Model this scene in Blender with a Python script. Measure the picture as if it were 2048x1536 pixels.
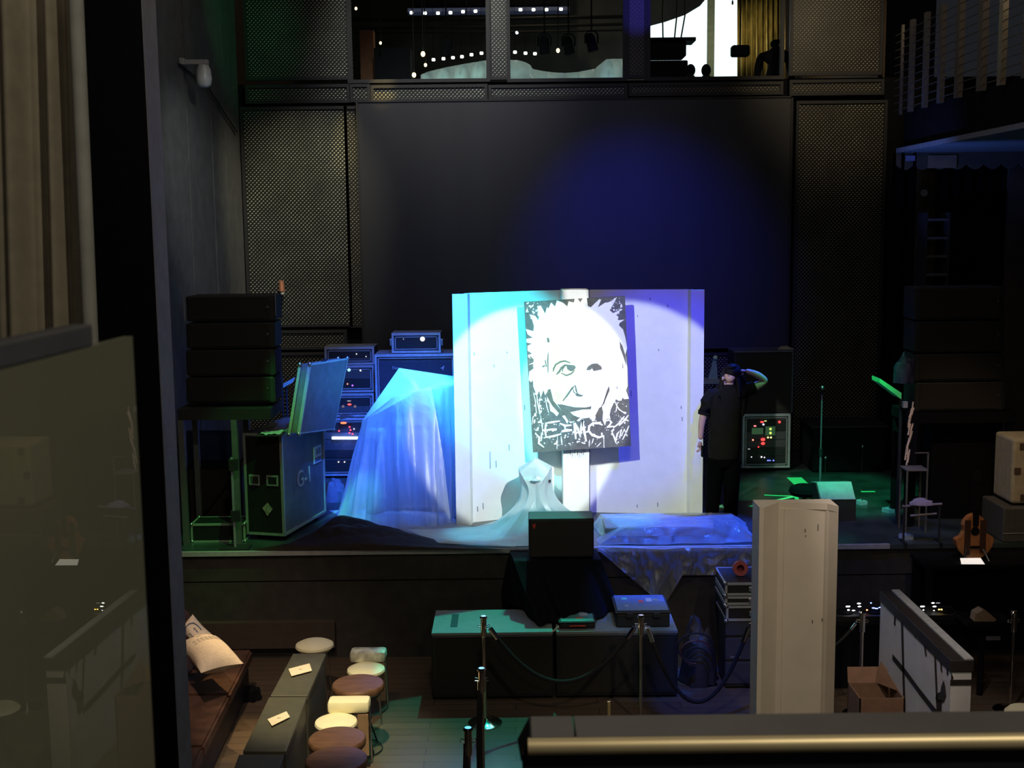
import bpy, bmesh, math, random
from mathutils import Vector, Matrix, noise
random.seed(7)
R = math.radians
PI = math.pi
for o in list(bpy.data.objects): bpy.data.objects.remove(o)
C = bpy.context.scene.collection
SC = bpy.context.scene

# ------------------------------------------------------------------ camera
FPX = 2400.0
CAMZ = 4.6
cam_d = bpy.data.cameras.new('camera'); cam = bpy.data.objects.new('camera', cam_d); C.objects.link(cam)
cam_d.sensor_width = 36.0; cam_d.lens = FPX * 36.0 / 2048.0
cam_d.clip_start = 0.02; cam_d.clip_end = 200
CAMROT = Matrix.Rotation(R(90 - 7.4), 3, 'X') @ Matrix.Rotation(R(-0.65), 3, 'Z')
cam.matrix_world = Matrix.Translation((0, 0, CAMZ)) @ CAMROT.to_4x4()
cam_d.dof.use_dof = True; cam_d.dof.focus_distance = 13.0; cam_d.dof.aperture_fstop = 11.0
SC.camera = cam
def ray(px, py):
    return CAMROT @ Vector(((px - 1024) / FPX, -(py - 768) / FPX, -1.0))
def at(px, py, Y):
    d = ray(px, py); return Vector((0, 0, CAMZ)) + d * (Y / d.y)
def atz(px, py, z):
    d = ray(px, py); return Vector((0, 0, CAMZ)) + d * ((z - CAMZ) / d.z)

# ------------------------------------------------------------------ world, exposure
w = bpy.data.worlds.new('world'); SC.world = w; w.use_nodes = True
w.node_tree.nodes['Background'].inputs[0].default_value = (0.6, 0.65, 0.8, 1)
w.node_tree.nodes['Background'].inputs[1].default_value = 0.018
vs = SC.view_settings
vs.view_transform = 'Standard'; vs.look = 'None'; vs.exposure = 0.0; vs.gamma = 1.0; vs.use_curve_mapping = False

# ------------------------------------------------------------------ lights
def aim(o, target):
    d = Vector(target) - o.location
    o.rotation_euler = d.to_track_quat('-Z', 'Y').to_euler()
def spot(name, loc, target, power, color, angle, blend=0.15, radius=0.04):
    l = bpy.data.lights.new(name, 'SPOT'); l.energy = power; l.color = color
    l.spot_size = R(angle); l.spot_blend = blend; l.shadow_soft_size = radius
    o = bpy.data.objects.new(name, l); C.objects.link(o); o.location = loc; aim(o, target); return o
def area(name, loc, target, power, color, sx, sy):
    l = bpy.data.lights.new(name, 'AREA'); l.energy = power; l.color = color
    l.shape = 'RECTANGLE'; l.size = sx; l.size_y = sy
    o = bpy.data.objects.new(name, l); C.objects.link(o); o.location = loc; aim(o, target); return o
def point(name, loc, power, color, radius=0.03):
    l = bpy.data.lights.new(name, 'POINT'); l.energy = power; l.color = color; l.shadow_soft_size = radius
    o = bpy.data.objects.new(name, l); C.objects.link(o); o.location = loc; return o
# the white and coloured stage spots on the flats and the canvas
spot('spot_white_right', (2.60, 7.6, 6.3), at(1040, 842, 14.0), 2300, (0.93, 1.0, 0.98), 18.2, 0.10)
spot('spot_white_left', (-1.20, 7.6, 6.3), at(1268, 838, 14.0), 1500, (0.90, 1.0, 0.78), 19.4, 0.10)
spot('spot_cyan', (-1.35, 8.2, 7.2), at(1015, 740, 13.9), 4200, (0.03, 0.80, 1.0), 17, 0.5)
spot('spot_blue', (3.2, 8.2, 7.2), at(1285, 765, 13.9), 2000, (0.0, 0.0, 1.0), 19, 0.6)
spot('spot_column_top', (0.75, 7.2, 6.6), at(1152, 588, 13.78), 2200, (0.95, 1.0, 1.0), 2.6, 0.4)  # added narrow beam that whitens the column's top
spot('spot_cyan_stand', (0.2, 9.0, 7.6), at(1065, 1010, 13.3), 1100, (0.08, 0.95, 1.0), 9, 0.8)
spot('spot_blue_gear', (-0.6, 9.0, 7.8), at(790, 880, 15.0), 9000, (0.02, 0.14, 1.0), 26, 0.9)
spot('spot_cyan_sheet_top', (0.0, 13.2, 8.2), at(830, 765, 14.4), 6500, (0.12, 0.85, 1.0), 11, 0.7)
spot('spot_cyan_sheet_foot', (-1.0, 10.4, 8.2), at(718, 995, 13.6), 2400, (0.12, 0.9, 1.0), 5, 0.9)
spot('fill_blue_screen', (1.0, 11.2, 7.6), at(1290, 560, 18), 1350, (0.03, 0.04, 1.0), 36, 1.0)  # added spot standing in for blue bounce off the flats
spot('spot_blue_pier', (2.6, 13.0, 8.6), at(1275, 20, 18), 420, (0.10, 0.08, 1.0), 9, 0.8)
spot('spot_green_stage', (2.5, 10.5, 8.2), at(1655, 1000, 15.0), 2300, (0.02, 1.0, 0.42), 18, 0.6)
spot('spot_green_left', (-1.6, 10.6, 8.2), at(465, 1065, 12.9), 900, (0.10, 1.0, 0.16), 12, 0.9)
spot('spot_green_lid', (-3.2, 9.6, 7.9), at(588, 800, 13.0), 2200, (0.10, 1.0, 0.16), 6, 0.9)
spot('spot_blue_console', (4.3, 14.4, 8.5), at(1360, 1060, 13.0), 6000, (0.02, 0.10, 1.0), 19, 0.5)
spot('spot_cyan_console', (0.4, 10.0, 8.0), at(1245, 1040, 13.2), 1500, (0.10, 0.9, 1.0), 8, 0.8)
spot('spot_blue_pedals', (3.0, 10.4, 8.0), at(1740, 1060, 13.2), 500, (0.04, 0.14, 1.0), 20, 0.9)
spot('spot_blue_cases', (1.5, 9.6, 7.4), at(1290, 1210, 11.7), 520, (0.10, 0.40, 1.0), 12, 0.5)
spot('spot_cyan_deck', (0.2, 9.6, 7.9), at(955, 1072, 13.0), 1500, (0.10, 0.75, 1.0), 7, 0.9)
spot('spot_teal_floor', (0.6, 16.8, 8.9), atz(965, 1440, 0), 2500, (0.02, 1.0, 0.68), 12.2, 0.2)
spot('spot_blue_floor', (1.6, 8.2, 7.0), atz(1440, 1405, 0), 1300, (0.04, 0.12, 1.0), 11, 0.4)
# house lights, and added fills with no lamp in view
spot('house_warm_seats', (-1.2, 7.2, 7.5), atz(665, 1415, 0.6), 2700, (1.0, 0.84, 0.50), 19, 0.9, 0.1)
spot('house_warm_bench', (-2.2, 7.0, 7.5), atz(430, 1330, 0.5), 850, (1.0, 0.74, 0.52), 28, 0.9, 0.1)
spot('house_warm_column', (3.4, 4.2, 6.6), at(1640, 1220, 9.0), 420, (1.0, 0.84, 0.60), 26, 0.8, 0.1)
spot('house_counter', (1.7, 6.8, 6.5), at(1850, 1310, 10.0), 420, (1.0, 0.86, 0.80), 20, 0.8, 0.05)
spot('fill_gold_floor', (-2.0, 12.0, 9.0), atz(465, 1475, 0), 2600, (1.0, 0.70, 0.30), 7, 0.9, 0.1)  # added spot imitating a gold reflection on the floor
spot('fill_right_gear', (1.8, 6.5, 6.6), at(1480, 1200, 11.5), 120, (1.0, 0.9, 0.78), 14, 0.9, 0.1)  # added to brighten the case stack
area('ceiling_fill', (0, 11.0, 10.1), (0, 11.0, 0), 60, (1.0, 0.88, 0.78), 6, 2)  # added soft ambient fill, not a real panel
spot('house_front_fill', (0.3, 2.0, 9.6), (0, 12.5, 0.6), 470, (1.0, 0.88, 0.74), 56, 0.9, 0.1)
spot('fill_left_mesh', (-1.9, 14.2, 8.8), at(590, 470, 18), 900, (1.0, 0.92, 0.62), 34, 0.9, 0.1)  # added front light in place of light behind the mesh
spot('fill_upper_mesh', (-1.2, 14.0, 9.6), at(880, 120, 18), 650, (0.95, 0.95, 0.85), 50, 0.9, 0.1)  # added to brighten the upper mesh from the front
spot('fill_yellow_left', (-2.2, 16.0, 9.8), at(692, 285, 18), 900, (1.0, 0.85, 0.30), 7, 0.9, 0.05)  # added beam imitating a yellow glow behind the mesh
spot('fill_yellow_top', (-1.6, 16.0, 9.8), at(765, 186, 18), 1500, (1.0, 0.75, 0.25), 7, 0.9, 0.05)  # added beam for the second yellow glow behind the mesh
spot('house_right_mesh', (4.2, 14.0, 8.8), at(1680, 130, 18), 300, (1.0, 0.80, 0.50), 42, 0.9, 0.1)
spot('house_side_wall', (-1.4, 11.4, 7.5), (-3.95, 15.6, 4.7), 420, (0.88, 0.95, 0.92), 36, 1.0, 0.1)
spot('green_side_wall', (-1.0, 13.0, 8.6), at(470, 60, 17.5), 140, (0.10, 1.0, 0.35), 26, 0.9, 0.1)
spot('screen_wash', (0.2, 8.0, 9.0), at(1000, 420, 18), 260, (0.42, 0.46, 1.0), 44, 1.0, 0.03)  # added wash giving the dark screen its blue-grey tone
spot('purple_pillar', (1.0, 5.4, 5.2), (-1.46, 5.1, 4.2), 14, (0.36, 0.38, 1.0), 70, 1.0, 0.1)
point('balcony_fill', (1.3, 0.3, 6.2), 92.0, (1.0, 0.90, 0.70), 0.08)  # added fill that brightens the near glass and ledge
area('curtain_fill', (-0.7, 1.4, 6.9), (-1.5, 3.2, 5.2), 4.0, (1.0, 0.86, 0.68), 0.5, 0.2)  # added warm fill for the curtain
spot('blue_soffit', (3.4, 14.6, 4.0), (6.0, 15.5, 5.7), 150, (0.12, 0.25, 1.0), 60, 0.9, 0.05)
spot('warm_side_stage', (4.2, 9.8, 6.2), at(1920, 980, 13.0), 260, (1.0, 0.70, 0.45), 32, 0.9, 0.05)

# ------------------------------------------------------------------ materials
MATS = {}
def mat(name, col, rough=0.6, metal=0.0, var=0.12, scale=14.0, bump=0.0, emis=None, es=0.0, spec=0.5, coords='Object', stretch=(1, 1, 1)):
    if name in MATS: return MATS[name]
    m = bpy.data.materials.new(name); m.use_nodes = True; nt = m.node_tree
    b = nt.nodes['Principled BSDF']
    b.inputs['Roughness'].default_value = rough; b.inputs['Metallic'].default_value = metal
    b.inputs['Specular IOR Level'].default_value = spec
    tc = nt.nodes.new('ShaderNodeTexCoord'); mp = nt.nodes.new('ShaderNodeMapping')
    mp.inputs['Scale'].default_value = stretch
    nt.links.new(tc.outputs[coords], mp.inputs[0])
    nz = nt.nodes.new('ShaderNodeTexNoise'); nz.inputs['Scale'].default_value = scale; nz.inputs['Detail'].default_value = 4
    nt.links.new(mp.outputs[0], nz.inputs['Vector'])
    cr = nt.nodes.new('ShaderNodeValToRGB'); e = cr.color_ramp.elements
    e[0].position = 0.3; e[1].position = 0.7
    e[0].color = tuple(max(0, c * (1 - var)) for c in col) + (1,); e[1].color = tuple(min(1, c * (1 + var)) for c in col) + (1,)
    nt.links.new(nz.outputs['Fac'], cr.inputs[0]); nt.links.new(cr.outputs[0], b.inputs['Base Color'])
    if bump:
        bp = nt.nodes.new('ShaderNodeBump'); bp.inputs['Strength'].default_value = bump; bp.inputs['Distance'].default_value = 0.02
        nt.links.new(nz.outputs['Fac'], bp.inputs['Height']); nt.links.new(bp.outputs[0], b.inputs['Normal'])
    if emis:
        b.inputs['Emission Color'].default_value = tuple(emis) + (1,); b.inputs['Emission Strength'].default_value = es
    MATS[name] = m; return m
def glow(name, col, s): return mat(name, (0.02, 0.02, 0.02), emis=col, es=s)

M_black = mat('black_paint', (0.014, 0.014, 0.016), 0.65)
M_vblack = mat('matt_black', (0.006, 0.006, 0.008), 0.9, spec=0.1)
M_drape = mat('black_drape', (0.004, 0.004, 0.006), 1.0, spec=0.0)
M_grille = mat('speaker_grille', (0.030, 0.027, 0.023), 0.85, spec=0.1, var=0.35, scale=220, bump=0.3)
M_cloth = mat('black_cloth', (0.022, 0.014, 0.009), 0.75, bump=0.2, spec=0.25)
M_steel = mat('brushed_steel', (0.55, 0.56, 0.58), 0.35, 1.0)
M_chrome = mat('chrome', (0.85, 0.80, 0.72), 0.10, 1.0, var=0.02)
M_alu = mat('case_edge_aluminium', (0.52, 0.55, 0.58), 0.42, 0.6)
M_laminate = mat('case_laminate', (0.045, 0.045, 0.05), 0.55, var=0.3, scale=30)
M_case_dark = mat('dark_case_laminate', (0.012, 0.012, 0.013), 0.5)
M_wallgrey = mat('grey_wall_panel', (0.10, 0.10, 0.10), 0.7, var=0.2, scale=5, bump=0.05)
M_frame = mat('dark_frame', (0.012, 0.012, 0.015), 0.6)
M_stagefront = mat('stage_front', (0.035, 0.031, 0.026), 0.8, var=0.25, scale=8)
M_stagefloor = mat('stage_floor', (0.035, 0.05, 0.05), 0.35, var=0.5, scale=3, bump=0.05)
M_white = mat('white_scenic_foam', (0.80, 0.81, 0.80), 0.75, var=0.03, scale=6)
M_cream = mat('cream_scenic_foam', (0.62, 0.55, 0.46), 0.7, var=0.04, scale=5)
M_counter = mat('counter_white', (0.62, 0.59, 0.57), 0.6, var=0.05, scale=6)
M_ink = mat('brown_black_paint', (0.022, 0.016, 0.014), 0.6)
M_greypaint = mat('light_grey_paint', (0.40, 0.40, 0.40), 0.6)
M_leather = mat('brown_leather', (0.085, 0.042, 0.030), 0.42, var=0.3, scale=9, bump=0.15)
M_stoolbrown = mat('brown_vinyl', (0.13, 0.066, 0.038), 0.40, var=0.25, scale=7, stretch=(1, 4, 1))
M_creamvinyl = mat('cream_vinyl', (0.86, 0.80, 0.55), 0.45, var=0.03)
M_table = mat('grey_table_top', (0.075, 0.070, 0.048), 0.6, var=0.1, scale=10)
M_card = mat('cream_card', (0.85, 0.72, 0.52), 0.6, var=0.03)
M_pillow = mat('cream_canvas_fabric', (0.72, 0.60, 0.48), 0.9, var=0.06, scale=40, bump=0.2)
M_print = mat('blue_grey_print', (0.10, 0.12, 0.20), 0.8)
M_skin = mat('skin', (0.42, 0.25, 0.17), 0.55, var=0.06)
M_hair = mat('black_hair', (0.006, 0.005, 0.005), 0.6, var=0.3, scale=60, spec=0.12)
M_tee = mat('black_tee', (0.010, 0.009, 0.007), 0.9, bump=0.15, spec=0.05)
M_trousers = mat('black_trousers', (0.002, 0.002, 0.002), 0.9, bump=0.15, spec=0.03)
M_tape = mat('green_gaffer_tape', (0.25, 1.0, 0.45), 0.6, var=0.04)
M_red = mat('red_plastic', (0.75, 0.08, 0.05), 0.4)
M_cardboard = mat('cardboard', (0.16, 0.085, 0.05), 0.9)
M_brownwall = mat('brown_wall', (0.06, 0.04, 0.026), 0.8, var=0.25, scale=4)
M_wood = mat('guitar_wood', (0.40, 0.16, 0.06), 0.35, var=0.25, scale=8, stretch=(6, 1, 1))
M_curtain = mat('beige_curtain', (0.34, 0.30, 0.22), 0.9, var=0.1, scale=20)
M_canvas_black = mat('black_canvas_paint', (0.095, 0.095, 0.09), 0.7, var=0.25, scale=20)
M_canvas_white = mat('white_splash_paint', (0.92, 0.92, 0.90), 0.6, var=0.02)
M_canvas_cream = mat('cream_paint', (0.64, 0.55, 0.28), 0.6, var=0.08, scale=10)
M_canvas_grey = mat('grey_stroke_paint', (0.10, 0.095, 0.075), 0.6, var=0.2)
M_bluepanel = mat('blue_lid', (0.10, 0.16, 0.30), 0.35, var=0.15)
M_teallid = mat('teal_lid', (0.10, 0.30, 0.28), 0.35, var=0.15)
M_subtop = mat('sub_top_lit', (0.20, 0.22, 0.21), 0.5, var=0.1)  # light falling on the sub tops put into a paler colour
M_rail = mat('ledge_grey', (0.115, 0.108, 0.104), 0.45, var=0.06)
M_gold = mat('gold_highlight_metal', (0.85, 0.70, 0.42), 0.48, 0.6, var=0.05)  # gold light on the ledge's rounded edge put into the colour
M_ceilroom = mat('upper_room_ceiling', (0.12, 0.09, 0.055), 0.6, var=0.3, scale=2)
M_goldcurt = mat('gold_curtain', (0.45, 0.34, 0.12), 0.4, 0.3, var=0.5, scale=3, stretch=(8, 1, 1))
M_paleglass = mat('pale_wave_surface', (0.52, 0.62, 0.58), 0.3, var=0.35, scale=1.2, stretch=(1, 1, 5), emis=(0.30, 0.42, 0.40), es=0.35)  # weak emission adds the ledges' reflected light
M_rope = mat('black_velvet_rope', (0.010, 0.010, 0.012), 0.9)
M_strap = mat('steel_rail_warm', (0.42, 0.38, 0.30), 0.4, 0.8)
M_poster = mat('mauve_poster', (0.30, 0.22, 0.28), 0.8)

def wood_floor():
    m = bpy.data.materials.new('dark_wood_floor'); m.use_nodes = True; nt = m.node_tree; b = nt.nodes['Principled BSDF']
    tc = nt.nodes.new('ShaderNodeTexCoord'); mp = nt.nodes.new('ShaderNodeMapping'); mp.inputs['Rotation'].default_value = (0, 0, 0)
    nt.links.new(tc.outputs['Object'], mp.inputs[0])
    br = nt.nodes.new('ShaderNodeTexBrick'); br.inputs['Scale'].default_value = 1.0
    br.inputs['Brick Width'].default_value = 1.6; br.inputs['Row Height'].default_value = 0.14
    br.inputs['Mortar Size'].default_value = 0.003
    br.inputs['Color1'].default_value = (0.10, 0.07, 0.05, 1); br.inputs['Color2'].default_value = (0.08, 0.058, 0.042, 1); br.inputs['Mortar'].default_value = (0.02, 0.015, 0.01, 1)
    nt.links.new(mp.outputs[0], br.inputs['Vector']); nt.links.new(br.outputs['Color'], b.inputs['Base Color'])
    b.inputs['Roughness'].default_value = 0.28
    return m
M_floor = wood_floor()

def mesh_mat(name, dark, bright, sx, sz, rough=0.45):
    # punched metal sheet: staggered raised lozenges, light through the holes painted bright, period sx by sz, rows offset by half
    m = bpy.data.materials.new(name); m.use_nodes = True; nt = m.node_tree; b = nt.nodes['Principled BSDF']
    N = nt.nodes.new; L = nt.links.new
    tc = N('ShaderNodeTexCoord'); sp = N('ShaderNodeSeparateXYZ'); L(tc.outputs['Object'], sp.inputs[0])
    def mt(op, a, bb=None, c=None):
        n = N('ShaderNodeMath'); n.operation = op
        for i, v in enumerate((a, bb, c)):
            if v is None: continue
            if isinstance(v, (int, float)): n.inputs[i].default_value = v
            else: L(v, n.inputs[i])
        return n.outputs[0]
    u = mt('DIVIDE', sp.outputs['X'], sx); v = mt('DIVIDE', sp.outputs['Z'], sz)
    row = mt('FLOOR', v); odd = mt('MULTIPLY', mt('MODULO', mt('ADD', row, 1000.0), 2.0), 0.5)
    fu = mt('SUBTRACT', mt('FRACT', mt('ADD', mt('ADD', u, odd), 1000.0)), 0.5)
    fv = mt('SUBTRACT', mt('FRACT', mt('ADD', v, 1000.0)), 0.5)
    tilt = mt('SUBTRACT', fu, mt('MULTIPLY', fv, 0.30))
    d = mt('SQRT', mt('ADD', mt('POWER', mt('MULTIPLY', tilt, 1.5), 2.0), mt('POWER', mt('MULTIPLY', fv, 0.95), 2.0)))
    dot = mt('SUBTRACT', 1.0, mt('SMOOTH_MIN', mt('MULTIPLY', mt('MAXIMUM', mt('SUBTRACT', d, 0.12), 0.0), 4.5), 1.0, 0.1))
    nz = N('ShaderNodeTexNoise'); nz.inputs['Scale'].default_value = 2.2; nz.inputs['Detail'].default_value = 6
    L(tc.outputs['Object'], nz.inputs['Vector'])
    k = mt('MULTIPLY', dot, mt('ADD', mt('MULTIPLY', nz.outputs['Fac'], 1.6), -0.1))
    mx = N('ShaderNodeMix'); mx.data_type = 'RGBA'; L(k, mx.inputs['Factor'])
    mx.inputs['A'].default_value = tuple(dark) + (1,); mx.inputs['B'].default_value = tuple(bright) + (1,)
    L(mx.outputs['Result'], b.inputs['Base Color']); b.inputs['Roughness'].default_value = rough; b.inputs['Metallic'].default_value = 0.2
    bp = N('ShaderNodeBump'); bp.inputs['Strength'].default_value = 0.4; bp.inputs['Distance'].default_value = 0.01
    L(dot, bp.inputs['Height']); L(bp.outputs[0], b.inputs['Normal'])
    return m
M_mesh = mesh_mat('punched_metal', (0.010, 0.011, 0.010), (0.80, 0.80, 0.66), 0.058, 0.030)
M_mesh_dim = mesh_mat('punched_metal_dim', (0.012, 0.011, 0.009), (0.50, 0.46, 0.36), 0.058, 0.030)  # same sheet, darker: weaker light put into the colour

def led_mat():
    m = mat('led_screen_surface', (0.024, 0.024, 0.029), 0.5, var=0.12, scale=1.1, stretch=(1.8, 1, 0.12))
    return m
M_led = led_mat()

def plastic(name, col, trans, rough=0.25, gloss=0.18, bump=0.6, scale=5.0):
    m = bpy.data.materials.new(name); m.use_nodes = True; nt = m.node_tree; N = nt.nodes.new; L = nt.links.new
    for n in list(nt.nodes): nt.nodes.remove(n)
    out = N('ShaderNodeOutputMaterial'); tr = N('ShaderNodeBsdfTransparent'); tr.inputs[0].default_value = (0.95, 0.97, 1, 1)
    df = N('ShaderNodeBsdfDiffuse'); df.inputs[0].default_value = tuple(col) + (1,)
    tl = N('ShaderNodeBsdfTranslucent'); tl.inputs[0].default_value = tuple(col) + (1,)
    gl = N('ShaderNodeBsdfGlossy'); gl.inputs['Roughness'].default_value = rough; gl.inputs[0].default_value = (1, 1, 1, 1)
    tc = N('ShaderNodeTexCoord'); mp = N('ShaderNodeMapping'); mp.inputs['Scale'].default_value = (1.6, 1.6, 0.6)
    nz = N('ShaderNodeTexNoise'); nz.inputs['Scale'].default_value = scale; nz.inputs['Detail'].default_value = 5; nz.inputs['Distortion'].default_value = 0.8
    L(tc.outputs['Object'], mp.inputs[0]); L(mp.outputs[0], nz.inputs['Vector'])
    bp = N('ShaderNodeBump'); bp.inputs['Strength'].default_value = bump; bp.inputs['Distance'].default_value = 0.08
    L(nz.outputs['Fac'], bp.inputs['Height'])
    for s in (df, tl, gl): L(bp.outputs[0], s.inputs['Normal'])
    m1 = N('ShaderNodeMixShader'); m1.inputs[0].default_value = 0.45; L(df.outputs[0], m1.inputs[1]); L(tl.outputs[0], m1.inputs[2])
    m2 = N('ShaderNodeMixShader'); m2.inputs[0].default_value = gloss; L(m1.outputs[0], m2.inputs[1]); L(gl.outputs[0], m2.inputs[2])
    m3 = N('ShaderNodeMixShader')
    lw = N('ShaderNodeLayerWeight'); lw.inputs['Blend'].default_value = 0.35
    mm = N('ShaderNodeMath'); mm.operation = 'MULTIPLY_ADD'; mm.inputs[1].default_value = 0.55; mm.inputs[2].default_value = 1 - trans
    mm.use_clamp = True
    L(lw.outputs['Facing'], mm.inputs[0]); L(mm.outputs[0], m3.inputs[0])
    L(tr.outputs[0], m3.inputs[1]); L(m2.outputs[0], m3.inputs[2]); L(m3.outputs[0], out.inputs[0])
    return m
M_sheet = plastic('plastic_sheet', (0.70, 0.78, 0.85), 0.50, rough=0.35, gloss=0.06, bump=0.25, scale=2.2)
M_sheet_thin = plastic('thin_plastic_sheet', (0.72, 0.74, 0.72), 0.62, gloss=0.16, bump=1.0, scale=6, rough=0.35)
M_sheet_white = plastic('milky_plastic_sheet', (0.80, 0.86, 0.88), 0.22, gloss=0.06, bump=0.3, scale=3)
M_sheet_crinkle = plastic('crinkled_plastic_sheet', (0.70, 0.78, 0.85), 0.78, rough=0.25, gloss=0.20, bump=1.0, scale=5)

def glass(name, tint, refl, rough=0.0):
    m = bpy.data.materials.new(name); m.use_nodes = True; nt = m.node_tree; N = nt.nodes.new; L = nt.links.new
    for n in list(nt.nodes): nt.nodes.remove(n)
    out = N('ShaderNodeOutputMaterial'); tr = N('ShaderNodeBsdfTransparent'); tr.inputs[0].default_value = tuple(tint) + (1,)
    gl = N('ShaderNodeBsdfGlossy'); gl.inputs['Roughness'].default_value = rough
    mx = N('ShaderNodeMixShader'); mx.inputs[0].default_value = refl
    L(tr.outputs[0], mx.inputs[1]); L(gl.outputs[0], mx.inputs[2]); L(mx.outputs[0], out.inputs[0]); return m
M_glass = glass('window_glass', (0.92, 0.96, 0.95), 0.03)
def pane_mat():
    m = bpy.data.materials.new('olive_hazed_glass'); m.use_nodes = True; nt = m.node_tree; N = nt.nodes.new; L = nt.links.new
    for n in list(nt.nodes): nt.nodes.remove(n)
    out = N('ShaderNodeOutputMaterial'); df = N('ShaderNodeBsdfDiffuse'); gl = N('ShaderNodeBsdfGlossy'); gl.inputs['Roughness'].default_value = 0.0
    gl.inputs[0].default_value = (0.95, 1.0, 0.85, 1)
    nz = N('ShaderNodeTexNoise'); nz.inputs['Scale'].default_value = 3; cr = N('ShaderNodeValToRGB')
    cr.color_ramp.elements[0].color = (0.125, 0.125, 0.095, 1); cr.color_ramp.elements[1].color = (0.165, 0.17, 0.12, 1)  # greenish haze and reflected lift put into the diffuse colour
    tc = N('ShaderNodeTexCoord'); L(tc.outputs['Object'], nz.inputs['Vector']); L(nz.outputs['Fac'], cr.inputs[0]); L(cr.outputs[0], df.inputs[0])
    mx = N('ShaderNodeMixShader'); mx.inputs[0].default_value = 0.16
    L(df.outputs[0], mx.inputs[1]); L(gl.outputs[0], mx.inputs[2]); L(mx.outputs[0], out.inputs[0]); return m
M_pane = pane_mat()

# ------------------------------------------------------------------ mesh helpers
class MB:
    def __init__(s): s.bm = bmesh.new()
    def box(s, c, size, rot=None, bevel=0.0):
        g = bmesh.ops.create_cube(s.bm, size=1.0); vs_ = g['verts']
        bmesh.ops.scale(s.bm, vec=Vector(size), verts=vs_)
        if bevel:
            ed = list({e for v in vs_ for e in v.link_edges})
            r = bmesh.ops.bevel(s.bm, geom=ed, offset=bevel, segments=2, affect='EDGES', profile=0.5)
            vs_ = list({v for f in r['faces'] for v in f.verts} | {v for v in vs_ if v.is_valid})
            # include connected
        if rot is not None: bmesh.ops.rotate(s.bm, cent=(0, 0, 0), matrix=rot, verts=vs_)
        bmesh.ops.translate(s.bm, vec=Vector(c), verts=vs_); return s
    def box2(s, a, b, bevel=0.0):
        a = Vector(a); b = Vector(b)
        return s.box((a + b) / 2, [abs(b[i] - a[i]) for i in range(3)], None, bevel)
    def cyl(s, p0, p1, r0, r1=None, n=16, caps=True):
        p0 = Vector(p0); p1 = Vector(p1); r1 = r0 if r1 is None else r1
        d = p1 - p0
        g = bmesh.ops.create_cone(s.bm, cap_ends=caps, segments=n, radius1=r0, radius2=r1, depth=d.length)
        q = d.to_track_quat('Z', 'Y').to_matrix()
        bmesh.ops.rotate(s.bm, cent=(0, 0, 0), matrix=q, verts=g['verts'])
        bmesh.ops.translate(s.bm, vec=(p0 + p1) / 2, verts=g['verts']); return s
    def sphere(s, c, r, n=16, sc=(1, 1, 1)):
        g = bmesh.ops.create_uvsphere(s.bm, u_segments=n, v_segments=max(6, n // 2), radius=r)
        bmesh.ops.scale(s.bm, vec=Vector(sc), verts=g['verts']); bmesh.ops.translate(s.bm, vec=Vector(c), verts=g['verts']); return s
    def tube(s, pts, r, n=8):
        pts = [Vector(p) for p in pts]; rings = []
        rr = r if isinstance(r, (list, tuple)) else [r] * len(pts)
        for i, p in enumerate(pts):
            t = (pts[min(i + 1, len(pts) - 1)] - pts[max(i - 1, 0)]).normalized()
            up = Vector((0, 0, 1)) if abs(t.z) < 0.95 else Vector((0, 1, 0))
            a = t.cross(up).normalized(); b = t.cross(a)
            rings.append([s.bm.verts.new(p + (a * math.cos(2 * PI * k / n) + b * math.sin(2 * PI * k / n)) * rr[i]) for k in range(n)])
        for i in range(len(rings) - 1):
            for k in range(n): s.bm.faces.new((rings[i][k], rings[i][(k + 1) % n], rings[i + 1][(k + 1) % n], rings[i + 1][k]))
        s.bm.faces.new(rings[0]); s.bm.faces.new(rings[-1]); return s
    def lathe(s, prof, c=(0, 0, 0), n=32, sx=1, sy=1):
        c = Vector(c); rings = []
        for r, z in prof:
            rings.append([s.bm.verts.new(c + Vector((r * sx * math.cos(2 * PI * k / n), r * sy * math.sin(2 * PI * k / n), z))) for k in range(n)])
        for i in range(len(rings) - 1):
            for k in range(n): s.bm.faces.new((rings[i][k], rings[i][(k + 1) % n], rings[i + 1][(k + 1) % n], rings[i + 1][k]))
        s.bm.faces.new(rings[0]); s.bm.faces.new(rings[-1]); return s
    def poly(s, pts): 
        s.bm.faces.new([s.bm.verts.new(Vector(p)) for p in pts]); return s
    def prism(s, pts, vec):
        vec = Vector(vec); a = [s.bm.verts.new(Vector(p)) for p in pts]; b = [s.bm.verts.new(Vector(p) + vec) for p in pts]
        s.bm.faces.new(a); s.bm.faces.new(b[::-1]); n = len(a)
        for i in range(n): s.bm.faces.new((a[i], a[(i + 1) % n], b[(i + 1) % n], b[i]))
        return s
    def grid(s, f, nu, nv, closed=False):
        V = [[s.bm.verts.new(Vector(f(i / (nu if closed else nu - 1), j / (nv - 1)))) for i in range(nu)] for j in range(nv)]
        for j in range(nv - 1):
            for i in range(nu if closed else nu - 1):
                s.bm.faces.new((V[j][i], V[j][(i + 1) % nu], V[j + 1][(i + 1) % nu], V[j + 1][i]))
        return s
    def ribbon(s, pts, wdt, nrm=(0, -1, 0)):
        pts = [Vector(p) for p in pts]; nrm = Vector(nrm); L_ = []
        for i, p in enumerate(pts):
            t = (pts[min(i + 1, len(pts) - 1)] - pts[max(i - 1, 0)]).normalized(); a = t.cross(nrm).normalized()
            k = wdt[i] if isinstance(wdt, (list, tuple)) else wdt
            L_.append((s.bm.verts.new(p + a * k / 2), s.bm.verts.new(p - a * k / 2)))
        for i in range(len(L_) - 1): s.bm.faces.new((L_[i][0], L_[i][1], L_[i + 1][1], L_[i + 1][0]))
        return s
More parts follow.
